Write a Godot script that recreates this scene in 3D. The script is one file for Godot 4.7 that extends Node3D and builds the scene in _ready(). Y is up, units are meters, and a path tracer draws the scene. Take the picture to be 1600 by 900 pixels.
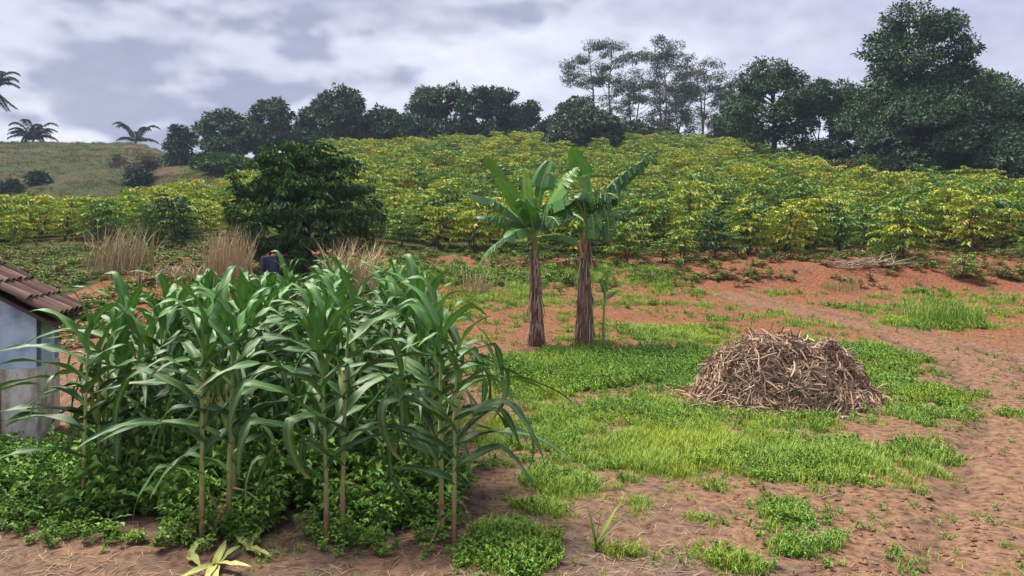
extends Node3D
# A smallholding under an overcast sky: maize patch, two banana plants, a heap of
# dry stalks, red earth yard and a coffee plantation on the hill behind.
# x runs to the right, the view looks along -z, "d" below is the distance ahead (-z).

var rng := RandomNumberGenerator.new()
var used := {}
var mats := {}
var n_ground := FastNoiseLite.new()
var n_patch := FastNoiseLite.new()
var n_fine := FastNoiseLite.new()

# ------------------------------------------------------------------ mesh builder
class MB:
	var v := PackedVector3Array()
	var n := PackedVector3Array()
	var c := PackedColorArray()
	var u := PackedVector2Array()
	var w := PackedVector2Array()
	var i := PackedInt32Array()

	func tri(a: Vector3, b: Vector3, d: Vector3, col: Color) -> void:
		var nn := (d - a).cross(b - a).normalized()
		var k := v.size()
		v.push_back(a); v.push_back(b); v.push_back(d)
		n.push_back(nn); n.push_back(nn); n.push_back(nn)
		c.push_back(col); c.push_back(col); c.push_back(col)
		u.push_back(Vector2(a.x, a.y)); u.push_back(Vector2(b.x, b.y)); u.push_back(Vector2(d.x, d.y))
		i.push_back(k); i.push_back(k + 1); i.push_back(k + 2)

	func quad(a: Vector3, b: Vector3, d: Vector3, e: Vector3, col: Color) -> void:
		tri(a, b, d, col)
		tri(a, d, e, col)

	# a pointed leaf of two halves folded along its midrib
	func leaf(p: Vector3, dir: Vector3, up: Vector3, L: float, W: float, droop: float, col: Color) -> void:
		var s := dir.cross(up)
		if s.length_squared() < 1e-6:
			s = dir.cross(Vector3(0.3, 0.5, 0.8))
		s = s.normalized() * (W * 0.5)
		var m := p + dir * (L * 0.45)
		var lift := s.cross(dir) * 0.45
		var tip := p + dir * L - Vector3(0, droop * L, 0)
		tri(p, m + s + lift, tip, col)
		tri(p, tip, m - s + lift, col)

	# rows x cols of points as a smooth sheet
	func grid(pts: PackedVector3Array, rows: int, cols: int, cs: PackedColorArray, closed := false) -> void:
		var k := v.size()
		for r in rows:
			for q in cols:
				var a := pts[r * cols + q]
				var ql := q - 1
				var qr := q + 1
				if closed:
					ql = (q - 1 + cols) % cols
					qr = (q + 1) % cols
				else:
					ql = maxi(ql, 0)
					qr = mini(qr, cols - 1)
				var du := pts[r * cols + qr] - pts[r * cols + ql]
				var dv := pts[mini(r + 1, rows - 1) * cols + q] - pts[maxi(r - 1, 0) * cols + q]
				var nn := du.cross(dv)
				n.push_back(nn.normalized() if nn.length_squared() > 1e-14 else Vector3.UP)
				v.push_back(a)
				c.push_back(cs[r * cols + q] if cs.size() > 1 else cs[0])
				u.push_back(Vector2(float(q) / maxf(1, cols - 1), float(r) / maxf(1, rows - 1)))
		var last := cols if closed else cols - 1
		for r in rows - 1:
			for q in last:
				var a0 := k + r * cols + q
				var a1 := k + r * cols + (q + 1) % cols
				i.push_back(a0); i.push_back(a0 + cols); i.push_back(a1)
				i.push_back(a1); i.push_back(a0 + cols); i.push_back(a1 + cols)

	func tube(path: PackedVector3Array, radii: PackedFloat32Array, sides: int, col: Color, col2 := Color(-1, 0, 0), tip := true) -> void:
		var pts := PackedVector3Array()
		var cs := PackedColorArray()
		var m := path.size()
		var ref := Vector3(0.31, 0.11, 0.94)
		for r in m:
			var t := (path[mini(r + 1, m - 1)] - path[maxi(r - 1, 0)]).normalized()
			var a := t.cross(ref).normalized()
			var b := t.cross(a)
			var cc := col if col2.r < 0.0 else col.lerp(col2, float(r) / (m - 1))
			for q in sides:
				var th := TAU * q / sides
				pts.push_back(path[r] + (a * cos(th) + b * sin(th)) * radii[r])
				cs.push_back(cc)
		grid(pts, m, sides, cs, true)
		if tip:
			var e := v.size()
			for q in sides:
				tri(v[e - sides + q], v[e - sides + (q + 1) % sides], path[m - 1], cs[cs.size() - 1])

	func box(lo: Vector3, hi: Vector3, col: Color) -> void:
		var p := []
		for q in 8:
			p.append(Vector3(hi.x if q & 1 else lo.x, hi.y if q & 2 else lo.y, hi.z if q & 4 else lo.z))
		for f in [[0, 2, 3, 1], [4, 5, 7, 6], [0, 4, 6, 2], [1, 3, 7, 5], [0, 1, 5, 4], [2, 6, 7, 3]]:
			quad(p[f[0]], p[f[1]], p[f[2]], p[f[3]], col)

	func done(m: Material) -> ArrayMesh:
		var a := []
		a.resize(Mesh.ARRAY_MAX)
		a[Mesh.ARRAY_VERTEX] = v
		a[Mesh.ARRAY_NORMAL] = n
		a[Mesh.ARRAY_COLOR] = c
		a[Mesh.ARRAY_TEX_UV] = u
		if w.size() == v.size():
			a[Mesh.ARRAY_TEX_UV2] = w
		a[Mesh.ARRAY_INDEX] = i
		var me := ArrayMesh.new()
		me.add_surface_from_arrays(Mesh.PRIMITIVE_TRIANGLES, a)
		me.surface_set_material(0, m)
		return me

# ------------------------------------------------------------------ scene helpers
func numbered(called: String) -> String:
	var k: int = used.get(called, 0)
	used[called] = k + 1
	return called if k == 0 else "%s_%03d" % [called, k]

func thing(called: String, label: String, category: String, at: Vector3, turn := 0.0, group := "") -> Node3D:
	var o := Node3D.new()
	o.name = numbered(called)
	add_child(o)
	o.position = at
	o.rotation.y = turn
	tag(o, label, category, group)
	return o

func tag(o: Node, label: String, category: String, group := "") -> void:
	o.set_meta("label", label)
	o.set_meta("category", category)
	if group != "":
		o.set_meta("group", group)

func part(called: String, me: Mesh, parent: Node, xf := Transform3D.IDENTITY) -> MeshInstance3D:
	var o := MeshInstance3D.new()
	o.name = called if parent != self else numbered(called)
	o.mesh = me
	o.transform = xf
	parent.add_child(o, true)
	return o

func many(called: String, me: Mesh, parent: Node, xfs: Array, cols: Array) -> void:
	if xfs.is_empty():
		return
	var mm := MultiMesh.new()
	mm.transform_format = MultiMesh.TRANSFORM_3D
	mm.use_colors = true
	mm.mesh = me
	mm.instance_count = xfs.size()
	for k in xfs.size():
		mm.set_instance_transform(k, xfs[k])
		mm.set_instance_color(k, cols[k])
	var o := MultiMeshInstance3D.new()
	o.name = called
	o.multimesh = mm
	o.set_meta("kind", "stuff")
	parent.add_child(o, true)

func mat(called: String, rough: float, spec := 0.5, back := Color(0, 0, 0)) -> StandardMaterial3D:
	if mats.has(called):
		return mats[called]
	var m := StandardMaterial3D.new()
	m.resource_name = called
	m.vertex_color_use_as_albedo = true
	m.roughness = rough
	m.metallic_specular = spec
	m.cull_mode = BaseMaterial3D.CULL_DISABLED
	if back != Color(0, 0, 0):
		m.backlight_enabled = true
		m.backlight = back
	mats[called] = m
	return m

func noise_tex(freq: float, size: int, ramp: Array, seed_: int, octaves := 5, normal := false) -> NoiseTexture2D:
	var f := FastNoiseLite.new()
	f.seed = seed_
	f.frequency = freq
	f.fractal_octaves = octaves
	f.fractal_gain = 0.6
	var t := NoiseTexture2D.new()
	t.width = size
	t.height = size
	t.seamless = true
	t.noise = f
	if normal:
		t.as_normal_map = true
		t.bump_strength = 6.0
	if ramp.size():
		var g := Gradient.new()
		g.offsets = PackedFloat32Array(ramp[0])
		g.colors = PackedColorArray(ramp[1])
		t.color_ramp = g
	return t

func rr(a: float, b: float) -> float:
	return rng.randf_range(a, b)

func rdir() -> Vector3:
	var z := rr(-1, 1)
	var t := rr(0, TAU)
	var s := sqrt(1.0 - z * z)
	return Vector3(s * cos(t), z, s * sin(t))

func mixc(a: Color, b: Color, t: float) -> Color:
	return a.lerp(b, t)

func vary(c: Color, amt: float) -> Color:
	var k := 1.0 + rr(-amt, amt)
	return Color(c.r * k * (1.0 + rr(-amt, amt) * 0.3), c.g * k, c.b * k * (1.0 + rr(-amt, amt) * 0.3))

# ------------------------------------------------------------------ terrain
const TD := [0.0, 14.0, 20.0, 26.0, 29.0, 33.0, 40.0, 60.0, 80.0, 100.0, 115.0, 150.0, 190.0, 300.0]
const TU := [-0.7, -0.5, -0.4, -0.25, 0.0, 0.2, 0.33, 0.5, 0.7]
const TH := [
	[0.0, 0.0, 0.3, 1.1, 1.3, 1.5, 1.9, 3.1, 4.4, 9.3, 13.4, 21.2, 22.8, 20.0],
	[0.0, 0.0, 0.3, 1.1, 1.35, 1.6, 2.1, 3.5, 5.2, 9.9, 13.8, 21.0, 22.6, 20.0],
	[0.0, 0.0, 0.3, 1.0, 1.3, 1.7, 2.4, 4.6, 7.2, 11.2, 14.0, 16.8, 17.2, 16.0],
	[0.0, 0.0, 0.25, 0.85, 1.15, 1.5, 2.4, 5.4, 9.2, 12.8, 14.6, 15.2, 15.0, 14.0],
	[0.0, 0.0, 0.15, 0.55, 0.85, 1.2, 1.95, 5.0, 9.3, 13.6, 15.4, 15.6, 15.0, 14.0],
	[0.0, 0.0, 0.1, 0.5, 1.15, 1.6, 2.4, 5.4, 9.4, 13.4, 15.2, 15.4, 15.0, 14.0],
	[0.0, 0.0, 0.08, 0.45, 1.35, 1.8, 2.6, 5.8, 9.6, 12.8, 14.0, 14.5, 14.0, 13.0],
	[0.0, 0.0, 0.08, 0.45, 1.35, 1.7, 2.5, 5.3, 7.6, 8.8, 9.2, 9.5, 9.0, 9.0],
	[0.0, 0.0, 0.08, 0.45, 1.4, 1.7, 2.4, 4.9, 6.6, 7.8, 8.0, 8.5, 8.0, 8.0]]

func column(k: int, j: int, t: float) -> float:
	var row: Array = TH[k]
	var a: float = row[j]
	var b: float = row[j + 1]
	var w: float = TD[j + 1] - TD[j]
	var sa := 0.0
	if j > 0:
		sa = (b - row[j - 1]) / (TD[j + 1] - TD[j - 1]) * w
	var sb := 0.0
	if j + 2 < TD.size():
		sb = (row[j + 2] - a) / (TD[j + 2] - TD[j]) * w
	if j == 0:
		return 0.0
	var t2 := t * t
	var t3 := t2 * t
	return a * (2 * t3 - 3 * t2 + 1) + sa * (t3 - 2 * t2 + t) + b * (3 * t2 - 2 * t3) + sb * (t3 - t2)

func ground_y(x: float, d: float) -> float:
	var base := 0.0
	if d > 14.0:
		var dd := minf(d, 299.0)
		var u := clampf(x / dd, -0.7, 0.6999)
		var j := 1
		while TD[j + 1] < dd:
			j += 1
		var t: float = (dd - TD[j]) / (TD[j + 1] - TD[j])
		var k := 0
		while TU[k + 1] < u:
			k += 1
		var s: float = (u - TU[k]) / (TU[k + 1] - TU[k])
		s = s * s * (3.0 - 2.0 * s)
		base = lerpf(column(k, j, t), column(k + 1, j, t), s)
	var far := smoothstep(22.0, 60.0, d)
	base += n_ground.get_noise_2d(x, d) * (0.05 + 0.5 * far)
	if d < 40.0:
		base += n_fine.get_noise_2d(x, d) * 0.028
		# two wheel ruts of the track that bends round the heap
		if d > 2.0 and d < 26.0:
			var cx := track_x(d)
			for off in [-0.65, 0.65]:
				var q: float = (x - cx - off) / 0.2
				base -= 0.065 * exp(-q * q)
	return base

const TRACK := [[3.0, 2.2], [5.0, 3.35], [7.3, 4.9], [9.6, 6.5], [14.3, 8.7], [18.2, 9.2], [22.0, 8.4], [26.0, 7.2]]

func track_x(d: float) -> float:
	# centre line of the earth track
	for k in TRACK.size() - 1:
		if d <= TRACK[k + 1][0]:
			return lerpf(TRACK[k][1], TRACK[k + 1][1], smoothstep(0.0, 1.0, (d - TRACK[k][0]) / (TRACK[k + 1][0] - TRACK[k][0])) * 0.4 + 0.6 * (d - TRACK[k][0]) / (TRACK[k + 1][0] - TRACK[k][0]))
	return 7.2

# patches of grass in the yard: x, d, half width, half depth, strength
const PATCH := [
	[2.3, 10.3, 3.4, 3.2, 0.8], [1.6, 7.6, 2.2, 1.2, 0.75], [4.0, 15.5, 3.4, 2.6, 0.75], [2.4, 6.0, 1.4, 0.8, 0.5], [8.5, 20.5, 4.0, 3.0, 0.55], [0.6, 20.0, 2.5, 3.0, 0.45], [6.0, 12.0, 1.2, 3.0, 0.7],
	[1.65, 13.2, 2.1, 1.9, 1.3], [0.5, 11.9, 0.9, 1.3, 1.2], [3.5, 17.9, 1.7, 1.3, 1.0], [0.8, 9.4, 1.15, 0.95, 1.0], [1.8, 8.2, 1.4, 1.1, 1.2],
	[3.0, 7.65, 1.2, 0.75, 1.2], [4.1, 8.0, 0.55, 0.5, 1.0], [4.3, 9.0, 0.8, 0.45, 0.6], [5.7, 11.6, 0.8, 2.0, 1.0], [6.6, 14.6, 1.2, 1.9, 1.1],
	[0.41, 7.0, 0.42, 0.4, 1.2], [2.2, 6.14, 0.36, 0.45, 0.9], [10.6, 19.6, 1.5, 1.3, 1.2], [6.3, 9.6, 0.3, 1.0, 0.9], [3.55, 5.33, 0.2, 0.5, 0.9],
	[-0.04, 5.4, 0.36, 0.42, 1.05], [1.76, 6.6, 0.35, 0.35, 0.6], [1.1, 6.52, 0.28, 0.24, 0.7], [2.5, 6.77, 0.3, 0.26, 0.5], [5.0, 27.6, 1.3, 1.5, 1.0],
	[3.4, 6.68, 0.24, 0.34, 0.6], [6.6, 22.3, 1.2, 0.7, 0.7], [5.2, 20.6, 0.6, 0.6, 0.7], [-2.0, 21.0, 2.5, 3.0, 0.6], [3.4, 23.5, 2.4, 2.0, 0.6], [6.0, 25.3, 2.0, 0.8, 0.7], [12.5, 22.0, 3.0, 2.2, 0.55], [9.8, 22.6, 1.3, 0.8, 0.7], [0.73, 5.5, 0.2, 0.24, 0.8],
	[1.48, 5.23, 0.24, 0.2, 0.7], [-0.14, 8.4, 0.35, 1.1, 0.8], [5.0, 9.7, 0.5, 0.8, 0.9], [-0.2, 24.0, 2.2, 2.6, 0.7], [1.6, 28.5, 4.0, 2.4, 1.0],
	[-3.5, 29.5, 4.0, 3.5, 1.0], [-1.0, 17.0, 0.9, 0.9, 0.5], [9.0, 25.6, 2.0, 0.5, 0.6], [14.0, 24.5, 3.0, 1.6, 0.7], [13.0, 19.0, 1.2, 1.2, 0.5],
	[1.5, 10.9, 1.2, 0.6, 0.6], [3.0, 12.6, 0.8, 1.2, 0.9], [2.6, 15.6, 1.3, 0.8, 0.6], [0.3, 6.2, 0.3, 0.2, 0.5], [7.6, 11.5, 0.4, 0.8, 0.5]]

var patch_cells := {}

func sort_patches() -> void:
	for p in PATCH:
		for i in range(floori(p[0] - p[2] * 1.5), floori(p[0] + p[2] * 1.5) + 1):
			for j in range(floori(p[1] - p[3] * 1.5), floori(p[1] + p[3] * 1.5) + 1):
				var key := Vector2i(i, j)
				if not patch_cells.has(key):
					patch_cells[key] = []
				patch_cells[key].append(p)

func grass_at(x: float, d: float) -> float:
	var g := 0.0
	for p in patch_cells.get(Vector2i(floori(x), floori(d)), []):
		var a: float = (x - p[0]) / p[2]
		var b: float = (d - p[1]) / p[3]
		var q := a * a + b * b
		if q < 2.2:
			g = maxf(g, (1.2 - q * 0.55) * p[4])
	g += n_patch.get_noise_2d(x, d) * 0.7 + n_patch.get_noise_2d(x * 3.1 + 7.0, d * 3.1) * 0.85 - 0.32
	if d < 26.0:
		g -= 0.55 * smoothstep(1.15, 0.45, absf(x - track_x(d) + n_patch.get_noise_2d(x * 1.3, d * 1.3 + 60.0) * 1.4))
	return clampf(g, 0.0, 1.0)

func in_maize(x: float, d: float) -> float:
	if d < 5.2 or d > 13.0:
		return 0.0
	var edge := -0.22 - 0.2 * (d - 5.5) + n_patch.get_noise_2d(x * 2.0 + 40.0, d * 2.0) * 0.3
	var front := 5.42 + n_patch.get_noise_2d(x * 2.5, 9.0) * 0.2 + maxf(0.0, (-2.6 - x) * 0.12)
	return smoothstep(0.0, 0.25, edge - x) * smoothstep(-0.1, 0.5, d - front)

const SOIL_TAN := Color(0.235, 0.132, 0.08)
const SOIL_RED := Color(0.25, 0.088, 0.042)
const SOIL_GREY := Color(0.155, 0.105, 0.077)
const THATCH := Color(0.15, 0.15, 0.05)

func soil(x: float, d: float) -> Color:
	var a := n_patch.get_noise_2d(x * 0.9 + 70.0, d * 0.9)
	var b := n_patch.get_noise_2d(x * 4.0, d * 4.0 + 30.0) * 1.25
	var red := clampf(smoothstep(12.0, 19.0, d) * 0.9 + a * 0.5, 0.0, 1.0)
	var c := SOIL_TAN.lerp(SOIL_RED, red)
	var grey := smoothstep(2.6, 0.6, x) * smoothstep(7.8, 5.8, d) * 0.85
	c = c.lerp(SOIL_GREY, clampf(grey + a * 0.9 + b * 0.35, 0.0, 1.0))
	if d > 3.0 and d < 26.0:
		# worn, packed earth of the track with damper ruts
		var off := absf(x - track_x(d) + a * 0.25)
		c = c.lerp(Color(0.24, 0.137, 0.086), smoothstep(1.25, 0.8, off) * 0.7)
		c = c.lerp(Color(0.16, 0.095, 0.064), smoothstep(0.26, 0.08, absf(off - 0.65)) * clampf(0.75 + b, 0.0, 0.95))
	c = c.lerp(SOIL_GREY, clampf((b - 0.15) * 1.2, 0.0, 0.6))
	c = c.lerp(Color(0.3, 0.18, 0.118), clampf((-b - 0.2) * 0.9, 0.0, 0.4))
	return c

const AX0 := -13.0
const AX1 := 21.0
const AD0 := 1.0
const AD1 := 35.0

func make_ground() -> void:
	var S := 1024
	var im := Image.create(S, S, false, Image.FORMAT_RGB8)
	for py in S:
		var d := AD0 + (AD1 - AD0) * (py + 0.5) / S
		for px in S:
			var x := AX0 + (AX1 - AX0) * (px + 0.5) / S
			if absf(x) > 0.75 * d + 1.5:
				im.set_pixel(px, py, Color(0.6, 0.42, 0.32))
				continue
			var c := soil(x, d)
			var g := grass_at(x, d)
			c = c.lerp(THATCH, smoothstep(0.05, 0.9, g) * 0.6)
			im.set_pixel(px, py, c.linear_to_srgb())
	var m := StandardMaterial3D.new()
	m.resource_name = "earth"
	m.roughness = 0.95
	m.metallic_specular = 0.25
	m.albedo_texture = noise_tex(0.022, 1024, [[0.0, 0.3, 0.5, 0.7, 1.0], [Color(0.5, 0.47, 0.45), Color(0.78, 0.76, 0.75), Color(0.9, 0.9, 0.9), Color(1, 0.99, 0.97), Color(1, 1, 1)]], 5)
	m.heightmap_enabled = true
	m.heightmap_texture = noise_tex(0.022, 1024, [], 5, 6)
	m.heightmap_scale = 2.2
	m.detail_enabled = true
	m.detail_blend_mode = BaseMaterial3D.BLEND_MODE_MUL
	m.detail_uv_layer = BaseMaterial3D.DETAIL_UV_2
	m.detail_albedo = ImageTexture.create_from_image(im)
	var xs := PackedFloat32Array()
	var ds := PackedFloat32Array()
	var x := AX0
	while x < AX1 - 0.01:
		xs.push_back(x)
		x += 0.13 if x > -4.0 and x < 9.0 else 0.3
	xs.push_back(AX1)
	var d := AD0
	while d < AD1 - 0.01:
		ds.push_back(d)
		d += 0.11 if d > 4.5 and d < 13.0 else (0.2 if d < 22.0 else 0.3)
	ds.push_back(AD1)
	var mb := MB.new()
	var pts := PackedVector3Array()
	var cs := PackedColorArray([Color.WHITE])
	for dd in ds:
		for xx in xs:
			pts.push_back(Vector3(xx, ground_y(xx, dd), -dd))
			mb.w.push_back(Vector2((xx - AX0) / (AX1 - AX0), (dd - AD0) / (AD1 - AD0)))
	mb.grid(pts, ds.size(), xs.size(), cs)
	for k in mb.v.size():
		mb.u[k] = Vector2(mb.v[k].x, mb.v[k].z) / 2.9
		mb.n[k] = -mb.n[k] if mb.n[k].y < 0.0 else mb.n[k]
	var g := part("ground", mb.done(m), self)
	g.set_meta("kind", "structure")

	# the hill with the plantation and the pasture, and the land round about
	var hm := StandardMaterial3D.new()
	hm.resource_name = "hill_earth"
	hm.vertex_color_use_as_albedo = true
	hm.roughness = 1.0
	hm.metallic_specular = 0.2
	hm.albedo_texture = m.albedo_texture
	hm.heightmap_enabled = true
	hm.heightmap_texture = m.heightmap_texture
	hm.heightmap_scale = 30.0
	mb = MB.new()
	xs = PackedFloat32Array()
	var k := -420.0
	while k < 420.0:
		xs.push_back(k)
		k += 2.0 if absf(k) < 90.0 else (10.0 if absf(k) < 200.0 else 40.0)
	ds = PackedFloat32Array([AD1 - 0.3])
	var e := AD1 + 1.0
	while e < 520.0:
		ds.push_back(e)
		e += 1.5 if e < 120.0 else (3.0 if e < 200.0 else 30.0)
	sheet(mb, xs, ds)
	# beside and behind the yard
	sheet(mb, PackedFloat32Array([-420, -200, -100, -50, -30, -20, AX0]), PackedFloat32Array([-60, -30, 0, 10, 15, 20, 25, 30, AD1 - 0.3]))
	sheet(mb, PackedFloat32Array([AX1, 30, 50, 100, 200, 420]), PackedFloat32Array([-60, -30, 0, 10, 15, 20, 25, 30, AD1 - 0.3]))
	sheet(mb, PackedFloat32Array([AX0, -5, 5, 12, AX1]), PackedFloat32Array([-60, -30, -10, AD0]))
	g = part("hillside", mb.done(hm), self)
	g.set_meta("kind", "structure")

func hill_color(x: float, d: float) -> Color:
	var u := x / maxf(d, 1.0)
	var a := n_patch.get_noise_2d(x * 0.12, d * 0.12)
	var b := n_patch.get_noise_2d(x * 0.5 + 9.0, d * 0.5)
	var c := Color(0.16, 0.14, 0.055).lerp(Color(0.1, 0.14, 0.035), clampf(0.5 + a + b * 0.6, 0, 1))
	if u < -0.36 and d > 62.0:
		# grazed pasture, drying grass with bare earth showing
		c = Color(0.1, 0.13, 0.05).lerp(Color(0.17, 0.14, 0.08), clampf(0.42 + a * 1.3 + b * 0.9, 0, 1))
		if d > 128.0:
			c = c.lerp(Color(0.27, 0.16, 0.1), clampf(b * 1.6 + a - 0.05, 0, 0.6))
		if d < 110.0 and u > -0.47 and u < -0.41:
			c = c.lerp(Color(0.3, 0.14, 0.12), clampf(0.3 + b * 2.0, 0, 0.8))
		if u > -0.44:
			c = c.lerp(Color(0.1, 0.17, 0.035), 0.6)
	return c

func sheet(mb: MB, xs: PackedFloat32Array, ds: PackedFloat32Array) -> void:
	var pts := PackedVector3Array()
	var cs := PackedColorArray()
	for d in ds:
		for x in xs:
			pts.push_back(Vector3(x, ground_y(x, d), -d))
			cs.push_back(hill_color(x, d))
	var k := mb.v.size()
	mb.grid(pts, ds.size(), xs.size(), cs)
	for q in range(k, mb.v.size()):
		mb.u[q] = Vector2(mb.v[q].x, mb.v[q].z) / 6.0
		mb.n[q] = -mb.n[q] if mb.n[q].y < 0.0 else mb.n[q]

func on_ground(x: float, d: float, sink := 0.0) -> Vector3:
	return Vector3(x, ground_y(x, d) - sink, -d)

# ------------------------------------------------------------------ sky
func make_sky() -> Sky:
	var W := 1600
	var Hh := 800
	var im := Image.create(W, Hh, false, Image.FORMAT_RGBF)
	im.fill(Color(0.16, 0.14, 0.12))
	var f := FastNoiseLite.new()
	f.seed = 11
	f.frequency = 1.6
	f.fractal_octaves = 6
	f.fractal_gain = 0.5
	var f2 := FastNoiseLite.new()
	f2.seed = 23
	f2.frequency = 4.5
	f2.fractal_octaves = 5
	# darker bodies of cloud: azimuth, elevation, half width, half height (degrees), strength
	var dark := [[-25.0, 11.0, 11.0, 4.4, 1.0], [-29.5, 14.8, 4.0, 1.4, 0.6], [-17.0, 17.5, 13.0, 2.4, 0.7], [-21.5, 8.5, 5.0, 2.6, 0.55], [12.0, 22.0, 14.0, 4.0, 0.45], [48.0, 16.0, 15.0, 5.0, 0.6], [-75.0, 20.0, 18.0, 6.0, 0.7], [110.0, 14.0, 20.0, 5.0, 0.7], [170.0, 22.0, 22.0, 7.0, 0.7], [-130.0, 15.0, 20.0, 6.0, 0.7]]
	for y in Hh / 2 + 4:
		var el := PI * (0.5 - (y + 0.5) / Hh)
		for x in W:
			var az := TAU * (x + 0.5) / W
			if az > PI:
				az -= TAU
			var dx := sin(az) * cos(el)
			var dy := sin(el)
			var dz := -cos(az) * cos(el)
			# the cloud deck lies flat, so it draws together towards the horizon
			var s := 1.0 / (dy + 0.32)
			var a := f.get_noise_3d(dx * s, dz * s, dy * 1.5)
			var b := f2.get_noise_3d(dx * s, dz * s, dy * 3.0)
			var ed := rad_to_deg(el)
			var ad := rad_to_deg(az)
			var k := 0.0
			for q in dark:
				var da: float = absf(ad - q[0])
				da = minf(da, 360.0 - da)
				var r: float = (da / q[2]) * (da / q[2]) + ((ed - q[1]) / q[3]) * ((ed - q[1]) / q[3])
				if r < 3.0:
					k += q[4] * clampf(1.05 - r * 0.55 + a * 1.4 + b * 1.5, 0.0, 1.0)
			var t := clampf(0.5 + a * 0.8 + b * 0.4, 0.0, 1.0)
			var c := Color(0.47, 0.50, 0.67).lerp(Color(0.75, 0.79, 0.92), t)
			var d3 := f2.get_noise_3d(dx * s * 3.0 + 9.0, dz * s * 3.0, dy * 6.0)
			c = c.lerp(Color(0.31, 0.34, 0.48), clampf(clampf(k, 0.0, 1.0) * (0.85 + b * 0.5 + d3 * 0.3), 0.0, 0.85))
			c = c * (1.0 + d3 * 0.12)
			# thin bright veil towards the hidden sun
			var side := 0.5 + 0.5 * cos(az + 0.75)
			var low := exp(-pow(ed / 17.0, 2.0))
			c = c.lerp(Color(0.92, 0.94, 1.0), clampf(pow(side, 8.0) * low * (1.05 - clampf(k, 0, 1)) * (0.75 + a * 0.6), 0.0, 0.85))
			im.set_pixel(x, y, c)
	var m := PanoramaSkyMaterial.new()
	m.panorama = ImageTexture.create_from_image(im)
	m.energy_multiplier = SKY_ENERGY
	var s2 := Sky.new()
	s2.sky_material = m
	return s2

const SKY_ENERGY := 0.235
const EXPOSURE := 4.9
const SUN := 0.5

# ------------------------------------------------------------------ maize
var maize_mid := []
var maize_top := []
var maize_dry := []
var maize_ear: ArrayMesh
var maize_silk: ArrayMesh

# a strap leaf that starts at the origin, rises and arches over along +x
func strap_leaf(L: float, W: float, a0: float, a1: float, pw: float, kink: float, kink_at: float, twist: float, wave: float, blade: Color, rib: Color, m: Material, yellow := 0.0) -> ArrayMesh:
	var mb := MB.new()
	var N := 18
	var cross := [-1.0, -0.55, -0.1, 0.0, 0.1, 0.55, 1.0]
	var pts := PackedVector3Array()
	var cs := PackedColorArray()
	var p := Vector3.ZERO
	var side_bend := rr(-0.35, 0.35)
	var ph := rr(0, TAU)
	var ph2 := rr(0, TAU)
	var yaw := 0.0
	for r in N + 1:
		var t := float(r) / N
		var a := a0 + (a1 - a0) * pow(t, pw)
		if kink > 0.0:
			a += kink * smoothstep(kink_at - 0.05, kink_at + 0.05, t)
		yaw += side_bend / N
		var dir := Vector3(sin(a) * cos(yaw), cos(a), sin(a) * sin(yaw))
		if r > 0:
			p += dir * (L / N)
		var side := Vector3(-sin(yaw), 0, cos(yaw))
		side = side.rotated(dir, twist * t * t + sin(t * 7.0 + ph) * 0.18)
		var up := side.cross(dir)
		var w := W * 0.5 * (0.62 + 0.38 * smoothstep(0.0, 0.28, t)) * (1.0 - pow(t, 1.9)) + 0.002
		var vfold := lerpf(0.75, 0.22, smoothstep(0.0, 0.4, t))
		for q in cross:
			var aq: float = absf(q)
			var lift: float = aq * w * vfold + aq * aq * wave * w * sin(t * 21.0 + ph + (2.1 if q > 0 else 0.0) + ph2 * q)
			pts.push_back(p + side * (w * q) + up * lift)
			var cc := blade.lerp(rib, clampf(1.0 - aq / 0.3, 0, 1) * 0.75)
			if yellow > 0.0:
				cc = cc.lerp(Color(0.36, 0.27, 0.1), clampf(smoothstep(1.0 - yellow, 1.0, t) + (aq - 0.7) * yellow, 0, 1))
			cs.push_back(cc)
	mb.grid(pts, N + 1, 7, cs)
	return mb.done(m)

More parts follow.
